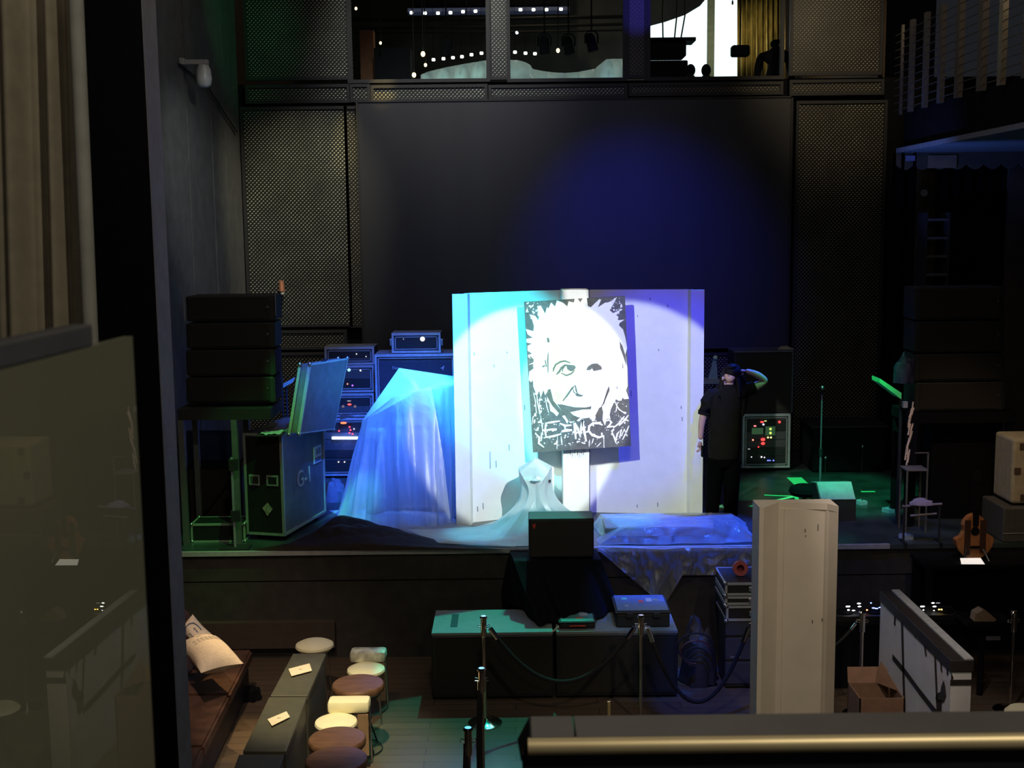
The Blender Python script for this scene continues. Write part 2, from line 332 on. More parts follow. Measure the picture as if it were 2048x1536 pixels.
    def build(s, name, m, parent=None, smooth=False, thick=0.0, sub=0):
        bmesh.ops.recalc_face_normals(s.bm, faces=s.bm.faces)
        me = bpy.data.meshes.new(name); s.bm.to_mesh(me); s.bm.free(); me.materials.append(m)
        if smooth:
            for p in me.polygons: p.use_smooth = True
            try: me.set_sharp_from_angle(angle=R(40))
            except Exception: pass
        o = bpy.data.objects.new(name, me); C.objects.link(o)
        if parent is not None: o.parent = parent
        if thick:
            md = o.modifiers.new('thickness', 'SOLIDIFY'); md.thickness = thick; md.offset = 0
        if sub:
            md = o.modifiers.new('smooth', 'SUBSURF'); md.levels = sub; md.render_levels = sub
        return o
def thing(name, label, cat, loc=(0, 0, 0), rotz=0.0, group=None):
    o = bpy.data.objects.new(name, None); C.objects.link(o); o.empty_display_size = 0.1
    o.location = loc; o.rotation_euler = (0, 0, rotz); o['label'] = label; o['category'] = cat
    if group: o['group'] = group
    return o
def tag(o, label, cat, group=None, kind=None):
    o['label'] = label; o['category'] = cat
    if group: o['group'] = group
    if kind: o['kind'] = kind
    return o
def struct(o, label=None):
    o['kind'] = 'structure'
    if label: o['label'] = label
    return o
def kids(o): return [c for c in bpy.data.objects if c.parent == o]
def dup(root, loc, rotz=0.0, label=None):
    ks = kids(root); r = root.copy(); C.objects.link(r); r.location = loc; r.rotation_euler = (0, 0, rotz)
    if label: r['label'] = label
    for ch in ks:
        c = ch.copy(); C.objects.link(c); c.parent = r
        for g in kids(ch):
            d = g.copy(); C.objects.link(d); d.parent = c
    return r
def fbox(px0, py0, px1, py1, Y, depth, mb=None, bevel=0.0):
    a = at(px0, py1, Y); b = at(px1, py0, Y); mb = mb or MB()
    return mb.box2((a.x, Y, a.z), (b.x, Y + depth, b.z), bevel)

# ================================================================== SETTING
XL = -3.95; YB = 18.0; STZ = 1.2; SF = 12.5
struct(MB().box2((-9, -2, -0.2), (9, 18.3, 0)).build('floor', M_floor), 'dark plank floor of the hall')
struct(MB().box2((-9, -2, 10.2), (9, 30, 10.4)).build('ceiling', M_vblack), 'black ceiling of the hall')
# stage
st = thing('stage', 'raised stage with brown-black front and glossy dark deck', 'stage'); del st['category']; st['kind'] = 'structure'; st.name = 'trim_stage'
st.name = 'floor_stage'
MB().box2((XL, SF, STZ - 0.05), (9, YB, STZ)).build('deck', M_stagefloor, st)
zz = at(700, 1163, SF).z
MB().box2((XL, SF + 0.03, zz + 0.008), (9, SF + 0.1, STZ - 0.05)).build('fascia_board', M_stagefront, st)
MB().box2((XL, SF + 0.03, 0.0), (9, SF + 0.1, zz - 0.008)).build('fascia_board', M_stagefront, st)
MB().box2((XL, SF + 0.06, 0.0), (9, SF + 0.12, STZ - 0.05)).build('fascia_backing', M_vblack, st)
MB().box2((XL, SF - 0.01, STZ - 0.045), (4.02, SF + 0.03, STZ + 0.004)).build('nosing', M_greypaint, st)  # real trim, cut short where the light on the edge ends
a = at(335, 1245, SF); b = at(672, 1292, SF)
MB().box2((XL, SF - 0.06, b.z), (b.x, SF + 0.03, a.z)).build('step_panel', mat('step_brown', (0.05, 0.035, 0.026), 0.7), st)
# back wall and screens
struct(MB().box2((-9, YB + 0.10, 0), (9, YB + 0.2, at(1100, 161, YB).z)).build('wall_back', M_vblack), 'black back wall behind the screen')
wl = struct(thing('wall_left', 'grey panelled left wall beside the stage', 'wall')); del wl['category']
MB().box2((XL - 0.3, SF, 0), (XL - 0.03, YB, 10.2)).build('backing', M_vblack, wl)
yy = [12.5, 13.75, 14.96, 15.05, 16.15, 16.25, 17.0, 17.92]
for i in range(len(yy) - 1):
    if i in (2, 4): 
        MB().box2((XL - 0.05, yy[i] + 0.008, 0), (XL - 0.01, yy[i + 1] - 0.008, 10.2)).build('wall_batten', M_wallgrey, wl)
    else:
        MB().box2((XL - 0.05, yy[i] + 0.008, 0), (XL, yy[i + 1] - 0.008, 10.2)).build('wall_panel', M_wallgrey, wl)
struct(MB().box2((8.6, -2, 0), (8.8, 18.3, 10.2)).build('wall_right', M_vblack), 'dark right wall')
struct(MB().box2((-9, -2, 0), (-8.8, 18.3, 10.2)).build('wall_far_left', M_vblack), 'dark far left wall')

# LED screen
a = at(716, 212, YB - 0.1); b = at(1582, 192, YB - 0.1); zt = at(1150, 200, YB - 0.1).z
ls = thing('led_screen', 'huge switched-off dark screen filling the back of the stage', 'screen', ((a.x + b.x) / 2, YB - 0.05, 0))
ZB = at(1150, 699, YB).z
MB().box2((-(b.x - a.x) / 2, -0.05, ZB), ((b.x - a.x) / 2, 0.09, zt)).build('display', M_led, ls)
hw = (b.x - a.x) / 2
MB().box2((-hw - 0.03, -0.07, ZB), (-hw, 0.09, zt)).box2((hw, -0.07, ZB), (hw + 0.03, 0.09, zt)).box2((-hw, -0.07, zt), (hw, 0.09, zt + 0.02)).build('frame', M_frame, ls)

# punched metal panels
def mpanel(px0, py0, px1, py1, label, m=M_mesh, Y=YB):
    a = at(px0, py1, Y); b = at(px1, py0, Y)
    t = thing('metal_panel', label, 'metal panel', ((a.x + b.x) / 2, Y, a.z))
    hx = (b.x - a.x) / 2; h = b.z - a.z; f = 0.045
    MB().box2((-hx, 0, 0), (hx, 0.03, h)).build('perforated_sheet', m, t)
    MB().box2((-hx, -0.03, 0), (-hx + f, 0, h)).box2((hx - f, -0.03, 0), (hx, 0, h)).box2((-hx + f, -0.03, 0), (hx - f, 0, f)).box2((-hx + f, -0.03, h - f), (hx - f, 0, h)).build('frame', M_frame, t)
    return t
mpanel(492, -160, 697, 162, 'tall punched metal panel left of the upper windows', M_mesh)
mpanel(492, 168, 700, 208, 'short wide punched metal strip at the upper left, under the tall top panel', M_mesh)
mpanel(497, 212, 694, 655, 'large bright punched metal panel left of the dark screen', M_mesh)
mpanel(700, 212, 718, 655, 'slim punched metal strip against the left edge of the dark screen', M_mesh_dim)
mpanel(497, 659, 694, 700, 'low punched metal strip behind the left speaker stack', M_mesh_dim)
mpanel(497, 703, 722, 960, 'lowest punched metal panel behind the road cases', M_mesh_dim)
mpanel(700, 168, 740, 205, 'small square punched metal panel lit yellow under the first window', M_mesh)
mpanel(742, 168, 975, 205, 'long punched metal strip under the left upper window', M_mesh)
mpanel(977, 167, 1255, 199, 'long punched metal strip under the middle upper window', M_mesh)
mpanel(1257, 163, 1566, 193, 'long dark punched metal strip under the right upper window', M_mesh_dim)
mpanel(976, -160, 1016, 160, 'narrow bright punched metal pier between the left and middle upper windows', M_mesh)
mpanel(1252, -160, 1296, 158, 'narrow blue-lit punched metal pier beside the right upper window', M_mesh_dim)
mpanel(1578, -160, 1772, 152, 'tall punched metal panel right of the upper windows', M_mesh_dim)
mpanel(1578, 158, 1768, 192, 'short wide punched metal strip right of the dark screen top', M_mesh_dim)
mpanel(1578, 200, 1775, 960, 'large dim punched metal panel right of the dark screen', M_mesh_dim)
a = at(722, 703, YB - .02); b = at(1578, 960, YB - .02)
mpanel(722, 703, 1576, 960, 'wide dark punched metal panel below the screen behind the amplifiers', M_mesh_dim)

# upper windows and the room behind
ZW = at(1100, 160, YB).z
def window(n, px0, px1, py1, label):
    a = at(px0, py1, YB); b = at(px1, -140, YB)
    t = thing('window_%d' % n, label, 'window', (0, 0, 0)); del t['category']; t['kind'] = 'structure'
    f = 0.05
    MB().box2((a.x - f, YB - 0.04, a.z - f), (a.x, YB + 0.06, b.z)).box2((b.x, YB - 0.04, a.z - f), (b.x + f, YB + 0.06, b.z)).box2((a.x, YB - 0.04, a.z - f), (b.x, YB + 0.06, a.z)).build('window_frame', M_frame, t)
    MB().box2((a.x, YB + 0.01, a.z), (b.x, YB + 0.02, b.z)).build('pane', M_glass, t)
window(1, 703, 969, 160, 'left upper window onto a room with bulbs')
window(2, 1021, 1246, 158, 'middle upper window onto a room with spotlights')
window(3, 1300, 1565, 155, 'right upper window with a bright backlit screen')
MB().box2((at(703, 0, YB).x, YB - .03, at(0, -140, YB).z), (at(1565, 0, YB).x, YB + .05, at(0, -150, YB).z + 0.4))
struct(MB().box2((-9, YB + 0.3, 6.0), (9, 30, 6.2)).build('floor_upper', M_vblack), 'floor of the upper room')
struct(MB().box2((-9, 26, 6.2), (9, 26.2, 10.2)).build('wall_upper_back', mat('upper_room_wall', (0.055, 0.048, 0.038), 0.6, var=0.5, scale=1.5)), 'back wall of the upper room')
struct(MB().box2((-4.6, YB + 0.3, 6.2), (-4.5, 26, 10.2)).build('wall_upper_left', M_brownwall), 'left wall of the upper room')
struct(MB().box2((5.5, YB + 0.3, 6.2), (5.6, 26, 10.2)).build('wall_upper_right', M_brownwall), 'right wall of the upper room')
point('upper_room_fill', (0.6, 22.5, 9.9), 34, (1.0, 0.75, 0.45), 0.05)  # added fill out of view, brightens the upper room
# ceiling ducts and curved bulkheads in the upper room
def bulb(px, py, Y, r, lab, s=60):
    p = at(px, py, Y); t = thing('pendant_bulb', lab, 'light bulb', p)
    MB().sphere((0, 0, 0), r, 12, (1, 1, 1.25)).build('bulb', glow('warm_bulb', (1.0, 0.72, 0.36), 3.5), t, True)
    MB().cyl((0, 0, r * 1.1), (0, 0, r * 1.1 + 0.06), r * 0.5, n=10).cyl((0, 0, r), (0, 0, 10.2 - p.z), 0.008, n=6).build('cord', M_black, t)
bulb(712, 17, 20.5, 0.022, 'warm bulb high in the top left corner of the left upper window')
bulb(761, 86, 21.0, 0.022, 'small warm bulb above the dark doorway in the left upper window')
bulb(846, 108, 20.0, 0.036, 'largest warm bulb in the left upper window above the pale ledge')
bulb(851, 130, 20.6, 0.026, 'warm bulb just below the largest bulb in the left upper window')
bulb(828, 150, 20.0, 0.034, 'lowest warm bulb at the sill of the left upper window')
bulb(1116, 101, 20.2, 0.030, 'warm bulb between the spotlights in the middle upper window')
bulb(1465, 14, 20.2, 0.030, 'warm bulb at the top of the gold curtain in the right upper window')
def lightrow(px, py, lab, Y=24.0):
    t = thing('downlight', lab, 'light', at(px, py, Y), group='white downlights in the rows across the upper room')
    MB().cyl((0, 0, .045), (0, 0, 10.2 - t.location.z), .004, n=6).build('cord', M_vblack, t)
    MB().lathe([(0.0, 0), (0.028, 0.0), (0.036, 0.016), (0.03, 0.05)], n=12).build('lens', glow('white_led', (1.0, 0.97, 0.88), 4), t)
ordn = ['first', 'second', 'third', 'fourth', 'fifth', 'sixth', 'seventh', 'eighth', 'ninth', 'tenth']
for i, (x, y) in enumerate([(823, 28), (850, 29), (876, 29), (901, 28), (926, 26), (951, 25), (1041, 22), (1067, 22), (1093, 22), (1122, 21)]):
    lightrow(x, y, '%s from the left in the upper row of white downlights' % ordn[i])
for i, (x, y) in enumerate([(867, 122), (887, 120), (906, 118), (924, 116), (943, 112), (963, 109), (1030, 107), (1051, 109), (1070, 110)]):
    lightrow(x, y, '%s from the left in the lower row of white downlights' % ordn[i])
# bulkheads (bands carrying the light rows)
bh = thing('bulkhead', 'blue-grey ceiling bulkhead above the upper row of downlights', 'bulkhead')
fbox(815, 13, 1140, 24, 24.1, 0.4).build('facing', mat('blue_grey_bulkhead', (0.07, 0.08, 0.14), 0.5, emis=(.1, .12, .25), es=.12), bh)  # slight emission makes the facing look lit blue
a = at(830, 13, 24.2); MB().box2((a.x, 24.2, a.z), (at(1120, 13, 24.2).x, 24.45, 10.195)).build('soffit_box', M_vblack, bh)
def wavy(px0, px1, fy0, fy1, Y, name, m, lab, cat, n=40, wob=0.25):
    mb = MB()
    def f(u, v):
        px = px0 + (px1 - px0) * u; py = fy0(u) * (1 - v) + fy1(u) * v
        p = at(px, py, Y + wob * math.sin(u * 23 + v * 3)); return p
    return tag(mb.grid(f, n, 8).build(name, m, None, True, 0.03), lab, cat)
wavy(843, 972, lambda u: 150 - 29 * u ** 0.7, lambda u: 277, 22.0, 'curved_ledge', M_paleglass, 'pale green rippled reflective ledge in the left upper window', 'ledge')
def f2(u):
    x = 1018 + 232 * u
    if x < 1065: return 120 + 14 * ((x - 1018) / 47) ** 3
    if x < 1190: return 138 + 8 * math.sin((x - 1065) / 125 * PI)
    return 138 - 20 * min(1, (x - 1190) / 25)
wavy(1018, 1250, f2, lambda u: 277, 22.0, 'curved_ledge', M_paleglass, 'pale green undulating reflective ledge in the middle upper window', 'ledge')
for i, (y0, y1, sl) in enumerate([(40, 47, -7), (56, 62, -8), (66, 70, -6)]):
    p = [at(690, y0, 22.5 + .3 * i), at(960, y0 - 1, 22.5 + .3 * i), at(1260, y0 + sl, 22.5 + .3 * i)]
    dk = thing('pipe', '%s black ceiling pipe crossing the upper room behind the windows' % ['topmost', 'middle', 'lowest'][i], 'pipe')
    MB().tube(p, (y1 - y0) / 2 * 23 / 2400, 12).build('tube', M_black, dk, True)
    for k in (.1, .45, .8):
        c_ = p[0].lerp(p[1], k * 2) if k < .5 else p[1].lerp(p[2], k * 2 - 1)
        MB().cyl(c_, (c_.x, c_.y, 10.2), .008, n=6).build('hanger', M_black, dk)
def hang_spot(px, py, Y, tilt, lab):
    p = at(px, py, Y); t = thing('stage_spotlight', lab, 'spotlight', p)
    rot = Matrix.Rotation(tilt, 3, 'Y')
    d = rot @ Vector((0, 0, -1))
    MB().cyl(-d * 0.11, d * 0.12, 0.075, 0.085, 16).cyl(-d * 0.16, -d * 0.11, 0.04, 0.075, 14).build('housing', M_vblack, t, True)
    MB().tube([(-0.1, 0, 0), (-0.1, 0, 0.14), (-0.05, 0, 0.19), (0.05, 0, 0.19), (0.1, 0, 0.14), (0.1, 0, 0)], 0.012, 6).cyl((0, 0, 0.19), (0, 0, 10.2 - p.z), 0.012, n=8).build('yoke', M_vblack, t)
hang_spot(893, 98, 19.5, 0.25, 'black spotlight hanging inside the left upper window')
hang_spot(1089, 92, 19.5, -0.05, 'leftmost of three black spotlights in the middle upper window')
hang_spot(1137, 93, 19.5, -0.2, 'middle of three black spotlights in the middle upper window')
hang_spot(1183, 87, 19.5, -0.25, 'rightmost of three black spotlights in the middle upper window')
tag(fbox(752, 95, 820, 276, 21.5, 0.5).build('doorway_block', mat('navy_block', (0.008, 0.008, 0.016), 0.8)), 'dark doorway block in the left upper window', 'doorway')
tag(fbox(722, 60, 746, 170, 22, 0.3).build('column', mat('orange_brown_column', (0.45, 0.18, 0.09), 0.6)), 'orange-brown pillar in the left upper window', 'pillar')
# right window contents: backlit screen, gold curtain, speaker, silhouettes
bs = thing('backlit_screen', 'dazzling white backlit screen in the right upper window', 'screen', at(1430, 160, 23.0))
o0 = at(1430, 160, 23.0)
def lp(px, py, Y): return at(px, py, Y) - o0
MB().prism([lp(1300, 160, 23), lp(1300, 75, 23), lp(1300, 52, 23), lp(1330, 44, 23), lp(1370, 30, 23), lp(1400, 12, 23), lp(1420, -12, 23), lp(1475, -20, 23), lp(1475, 160, 23)], (0, 0.05, 0)).build('light_sheet', glow('white_backlight', (0.82, 0.95, 1.0), 1.6), bs)
MB().box2(lp(1413, 165, 22.95), lp(1430, -15, 22.93)).build('shade_stripe', mat('pale_stripe', (0.35, 0.42, 0.42), 0.5), bs)
def gold(u, v): 
    p = at(1475 + 95 * u, -20 + 190 * v, 22.6); return p + Vector((0, 0.06 * math.sin(u * 60), 0))
tag(MB().grid(gold, 120, 4).build('gold_curtain', M_goldcurt, None, True, 0.01), 'shimmering gold curtain beside the white backlit screen', 'curtain')
point('gold_curtain_lamp', at(1500, 60, 21.6), 22, (1.0, 0.85, 0.45), 0.05)
t = thing('hanging_speaker', 'black loudspeaker cluster hung in front of the white backlit screen', 'loudspeaker', at(1340, 160, 20.0)); o1 = at(1340, 160, 20.0)
def q(px, py): return at(px, py, 20.0) - o1
def qb(x0, y0, x1, y1, bv=0.02):
    a = q(x0, y1); b = q(x1, y0); return MB().box2(a, b + Vector((0, 0.5, 0)), bv)
qb(1296, 76, 1373, 113).build('cabinet', M_vblack, t); qb(1296, 120, 1376, 156).build('cabinet', M_vblack, t)
qb(1296, 74, 1392, 82, 0.0).build('flying_bar', M_black, t)
mb = MB()
for x in (1326, 1349, 1362): mb.tube([q(x, 76), q(x - 1 + (x - 1326) * 0.25, 30), (q(x, 0).x + 0.05, 0, 10.2 - o1.z)], 0.012, 6)
mb.build('chain', M_black, t)
for px, lab in ((1381, 'low dark rounded silhouette at the sill beside the hanging speaker'), (1412, 'low dark rounded silhouette on the white backlit screen')):
    t = thing('round_silhouette', lab, 'stage light', at(px, 162, 19.0))  # unclear rounded heads, built as low head-and-base shapes
    MB().sphere((0, 0, 0.16), 0.075, 14, (1, 1, 1.3)).build('head', M_vblack, t, True); MB().box2((-0.06, -0.05, 6.2 - t.location.z), (0.06, 0.05, 0.08), 0.01).build('base', M_black, t)
t = thing('person', 'dark silhouetted person by the gold curtain at the right end of the upper windows', 'person', (at(1548, 120, 19.2).x, 19.2, 6.2)); _o = t.location
def U(px, py, dy=0): return at(px, py, 19.2 + dy) - _o
UB = [((0, 0, .80), (.15, .12)), ((0, 0, 1.0), (.17, .12)), (U(1549, 118), (.16, .11)), (U(1549, 97), (.06, .06)), (U(1550, 80), (.085, .10)), (U(1522, 112), (.08, .08)), (U(1514, 150), (.06, .06)), ((-.22, -.06, .55), (.05, .05)), (U(1576, 112), (.08, .08)), (U(1584, 150), (.06, .06)), ((.24, -.06, .55), (.05, .05)), ((-.1, 0, .4), (.09, .09)), ((-.1, 0, .06), (.06, .06)), ((-.1, -.12, .04), (.045, .03)), ((.1, 0, .4), (.09, .09)), ((.1, 0, .06), (.06, .06)), ((.1, -.12, .04), (.045, .03))]
LATER_PERSON = (UB, [(0, 1), (1, 2), (2, 3), (3, 4), (2, 5), (5, 6), (6, 7), (2, 8), (8, 9), (9, 10), (0, 11), (11, 12), (12, 13), (0, 14), (14, 15), (15, 16)], t)
t = thing('dark_monitor', 'black hanging box lamp in front of the gold curtain', 'lamp', at(1480, 118, 19.4))
MB().box((0, 0, 0.12), (0.28, 0.2, 0.17), None, 0.03).build('housing', M_vblack, t); MB().cyl((0, 0, 0.2), (0, 0, 10.2 - t.location.z), 0.012, n=6).build('pole', M_black, t)

# ================================================================== WHITE FLATS
zt = at(910, 588, 13.55).z - STZ
def P2(px, Y): return at(px, 1000, Y).x
def flat(name, label, pts, th=0.06, m=M_white):
    # a standing folded flat: plan polyline extruded up, bevelled lips
    t = thing(name, label, 'scenic flat', (pts[0][0], pts[0][1], STZ))
    o = Vector((pts[0][0], pts[0][1], 0))
    for i in range(len(pts) - 1):
        a = Vector((pts[i][0], pts[i][1], 0)) - o; b = Vector((pts[i + 1][0], pts[i + 1][1], 0)) - o
        d = (b - a).normalized(); n = Vector((-d.y, d.x, 0))
        MB().prism([a, b, b + n * th, a + n * th], (0, 0, zt)).build('panel', m, t)
    return t
lf = flat('scenic_flat', 'left wing of the white folding flat behind the portrait', [(P2(912, 13.5), 13.5), (P2(941, 13.52), 13.52), (P2(946, 13.68), 13.68), (P2(1125, 14.12), 14.12)])
rf = flat('scenic_flat', 'right wing of the white folding flat behind the portrait', [(P2(1180, 14.12), 14.12), (P2(1373, 13.95), 13.95), (P2(1379, 13.84), 13.84), (P2(1405, 13.82), 13.82)])
cx = (P2(1126, 13.78), P2(1179, 13.78))
t = thing('scenic_column', 'bright white upright column in the middle of the flats, carrying the canvas', 'scenic column', ((cx[0] + cx[1]) / 2, 13.95, STZ))
hw = (cx[1] - cx[0]) / 2
MB().box2((-hw, -0.17, 0), (hw, 0.17, zt + 0.02), 0.012).build('shaft', M_white, t)
# paint marks on flats (thin dried drips)
M_drip = mat('grey_blue_drip', (0.18, 0.24, 0.28), 0.6)
def flatpt(px, py, side):
    if side == 'L': (x0, y0), (x1, y1) = (P2(946, 13.68), 13.68), (P2(1125, 14.12), 14.12)
    else: (x0, y0), (x1, y1) = (P2(1180, 14.12), 14.12), (P2(1373, 13.95), 13.95)
    d = ray(px, py); k = (y1 - y0) / (x1 - x0)
    # camera at origin: Y = y0 + k (X - x0)
    s = (y0 - k * x0) / (d.y - k * d.x); p = Vector((0, 0, CAMZ)) + d * s; return p + Vector((0, -0.004, 0))
mb = MB()
for x, y, l in [(980, 920, 34), (992, 928, 14), (1018, 895, 12), (955, 1018, 10), (966, 1012, 12), (948, 708, 6), (988, 732, 5), (1014, 705, 4), (1049, 815, 10), (1042, 1000, 6)]:
    mb.ribbon([flatpt(x, y - l / 2, 'L'), flatpt(x + .5, y + l / 2, 'L')], 0.010)
mb.build('paint_drips', M_drip, None); o = C.objects[-1]; o.parent = lf; o.matrix_parent_inverse = Matrix.Translation(-lf.location)
mb = MB()
for x, y, l in [(1262, 787, 12), (1275, 632, 3), (1315, 1009, 9), (1274, 1012, 6), (1362, 815, 6), (1317, 700, 4), (1335, 612, 5), (1300, 598, 5), (1364, 838, 8)]:
    mb.ribbon([flatpt(x, y - l / 2, 'R'), flatpt(x + .5, y + l / 2, 'R')], 0.010)
mb.build('paint_drips', M_drip, None); o = C.objects[-1]; o.parent = rf; o.matrix_parent_inverse = Matrix.Translation(-rf.location)

# ================================================================== CANVAS PORTRAIT
YC = 13.70
cc = [at(1048, 604, YC), at(1250, 592, YC), at(1262, 892, YC), at(1066, 905, YC)]
cen = sum(cc, Vector()) / 4
cv = thing('canvas_painting', 'tilted black and white splatter portrait of a wild-haired old face lettered E=MC2', 'painting', cen)
MB().prism([p - cen for p in cc], (0, 0.05, 0)).build('canvas', M_canvas_black, cv)
def K(u, v, layer=1):
    return at(1020 + u / 4.268, 570 + v / 4.268, YC) - cen + Vector((0, -0.0015 * layer, 0))
white = [(165,250),(215,262),(240,300),(250,270),(232,180),(262,175),(300,245),(315,190),(330,200),(350,150),(385,185),(400,130),(450,150),(490,185),(500,140),(545,150),(555,110),(580,120),(600,150),(620,115),(655,112),(665,180),(690,190),(720,160),(760,122),(778,125),(750,190),(790,165),(812,150),(830,150),(860,140),(912,102),(885,160),(850,215),(880,240),(955,205),(905,260),(925,300),(978,295),(935,325),(930,345),(965,380),(985,450),(1000,540),(985,590),(1000,700),(1005,860),(990,900),(1015,970),(975,975),(960,960),(950,990),(930,990),(905,975),(890,1000),(870,1040),(860,1060),(850,1110),(860,1150),(830,1130),(810,1200),(790,1150),(795,1080),(780,1040),(760,1060),(740,1100),(722,1160),(700,1165),(690,1130),(610,1140),(590,1165),(560,1155),(520,1180),(500,1165),(485,1180),(470,1150),(420,1090),(400,1120),(370,1090),(345,1075),(335,1010),(315,990),(325,900),(300,940),(285,895),(262,960),(250,900),(235,935),(225,930),(200,870),(195,810),(180,830),(160,810),(165,740),(205,710),(195,690),(160,680),(200,660),(205,640),(160,620),(152,600),(190,585),(150,560),(150,520),(190,500),(142,490),(140,460),(195,450),(150,420),(135,375),(200,395),(205,350),(190,300)]
MB().poly([K(*p, 1) for p in white]).build('white_paint', M_canvas_white, cv)
MB().poly([K(*p, 2) for p in [(345,520),(380,490),(430,500),(450,620),(560,660),(572,750),(560,850),(520,880),(455,980),(440,1010),(380,1005),(370,900),(360,800),(350,650)]]).build('cream_paint', M_canvas_cream, cv)
mb = MB()
for pl in ([(400,1015),(450,1020),(550,1042),(640,1045),(695,1035),(690,1060),(620,1062),(560,1075),(515,1085),(540,1110),(600,1130),(560,1165),(500,1165),(460,1100)],
           [(650,725),(665,695),(700,672),(745,668),(780,695),(785,720),(750,728),(715,735),(700,712),(680,728)],
           [(490,720),(482,695),(500,680),(550,685),(562,705),(540,732),(515,735)],
           [(555,935),(575,920),(600,935),(628,940),(610,952),(570,950)],
           [(725,1120),(760,1050),(785,1035),(790,1090),(760,1130)], [(880,1010),(940,985),(990,1000),(985,1080),(940,1110),(900,1090),(880,1060)],
           [(320,895),(345,885),(372,990),(390,1010),(470,1110),(440,1120),(360,1030),(320,960)],
           [(835,880),(845,860),(850,900),(800,1010),(790,1020)], [(935,480),(960,520),(985,600),(995,700),(970,620),(940,540)],
           [(960,650),(968,700),(960,718)], [(912,840),(918,890),(910,885)]):
    mb.poly([K(*p, 3) for p in pl])
sc = 0.0245 * 13.7 / 14
def strokes(mb, lst, layer=3):
    for w_, pts in lst:
        k = w_ * (1.5 if layer == 3 else 1.12) / 4.268 * 13.7 / 2400; n = len(pts)
        mb.ribbon([K(*p, layer) for p in pts], [k * (0.55 if i in (0, n - 1) and n > 2 else 1) for i in range(n)])
strokes(mb, [(10, [(370,740),(372,715),(390,680),(430,655),(470,648),(515,665)]), (12, [(395,765),(420,740),(440,705),(470,685),(500,685)]), (9, [(435,750),(480,772),(520,758),(552,728)]),
             (9, [(450,740),(448,715),(465,700)]), (10, [(450,990),(490,940),(530,880),(558,858),(565,900),(575,925)]), (7, [(535,880),(545,915),(570,930)]),
             (14, [(322,450),(330,490)]), (9, [(326,575),(322,640),(325,750)]), (7, [(300,640),(312,700)]), (10, [(275,700),(300,685)]), (10, [(155,690),(200,680)]), (8, [(170,610),(200,640)]),
             (6, [(690,1035),(670,1058)]), (8, [(665,1140),(660,1180)]), (7, [(780,1035),(800,1010),(830,900)])])
o = mb.build('dark_strokes', M_canvas_grey, cv); o['kind'] = 'stuff'
MB().poly([K(*p, 4) for p in [(515,1085),(600,1072),(690,1062),(702,1068),(690,1110),(640,1130),(580,1128),(540,1110)]]).build('lip_paint', mat('pale_cream_paint', (0.80, 0.74, 0.50), 0.6), cv)
mb = MB()
strokes(mb, [(16, [(300,1180),(360,1170),(425,1160)]), (16, [(305,1180),(300,1240),(308,1300)]), (15, [(300,1240),(350,1232),(400,1228)]), (17, [(300,1300),(370,1290),(438,1270)]),
             (18, [(425,1180),(470,1200),(525,1195)]), (24, [(440,1250),(480,1240),(530,1238)]),
             (20, [(562,1315),(555,1240),(545,1160)]), (20, [(545,1165),(575,1220),(600,1290)]), (20, [(600,1280),(610,1210),(618,1145)]), (22, [(615,1150),(630,1230),(650,1335)]),
             (18, [(790,1195),(760,1178),(710,1178),(675,1205),(672,1245),(700,1280),(760,1300),(805,1285)]),
             (13, [(812,1165),(840,1150),(862,1165),(855,1190),(825,1215)]), (13, [(825,1215),(860,1208),(890,1205)]),
             (13, [(865,1240),(890,1300),(905,1350)]), (14, [(880,1220),(930,1180),(975,1120)]), (14, [(900,1340),(915,1270),(950,1230),(935,1310)]), (14, [(950,1290),(975,1230),(1000,1290)]), (14, [(930,1200),(980,1150),(1010,1110)]), (12, [(960,1320),(990,1260),(1015,1200)]),
             (14, [(215,1265),(250,1300),(245,1350),(290,1385)]), (9, [(270,1260),(265,1330)]), (8, [(225,900),(235,1000),(255,1100),(275,1200),(280,1280)]), (6, [(200,920),(215,980),(225,1090),(195,1130),(188,1190)]),
             (6, [(255,960),(250,1060),(262,1150)]), (7, [(300,960),(315,1040),(330,1090)]), (6, [(405,1290),(402,1370),(400,1400)]), (9, [(436,1290),(440,1330),(444,1365)]), (8, [(700,1350),(712,1310)]), (6, [(740,1380),(775,1345)]), (5, [(800,1290),(802,1390)]), (5, [(680,1320),(675,1380)]),
             (10, [(900,1010),(930,1060),(985,1100)]), (7, [(915,1000),(905,1080)]), (8, [(140,160),(160,150)]), (6, [(490,1300),(498,1290)])], 5)
mb.build('lettering', M_canvas_white, cv)['kind'] = 'stuff'
mb = MB()
rnd = random.Random(3)
for i in range(230):
    z_ = rnd.random()
    if z_ < 0.5: u, v = rnd.uniform(200, 1010), rnd.uniform(1120, 1370)
    elif z_ < 0.65: u, v = rnd.uniform(140, 250), rnd.uniform(150, 290)
    elif z_ < 0.8: u, v = rnd.uniform(850, 965), rnd.uniform(110, 280)
    elif z_ < 0.9: u, v = rnd.uniform(200, 330), rnd.uniform(900, 1200)
    else: u, v = rnd.uniform(860, 1000), rnd.uniform(980, 1150)
    r = rnd.choice([2, 3, 3, 4, 6, 8]) ; e = rnd.uniform(1, 2.4); th = rnd.uniform(0, PI)
    pts = []
    for k in range(7):
        aa = 2 * PI * k / 7; x_, y_ = r * math.cos(aa), r * e * math.sin(aa)
        pts.append(K(u + x_ * math.cos(th) - y_ * math.sin(th), v + x_ * math.sin(th) + y_ * math.cos(th), 6))
    mb.poly(pts)
mb.build('paint_splatter', M_canvas_white, cv)['kind'] = 'stuff'
mb = MB()
for x, l in ((1141, 10), (1150, 6), (1155, 12), (1163, 9), (1167, 11), (1170, 7)):
    y0 = 905 - (x - 1066) * 13 / 196
    mb.ribbon([at(x, y0, YC - .002) - cen, at(x, y0 + l, YC - .002) - cen], 0.006)
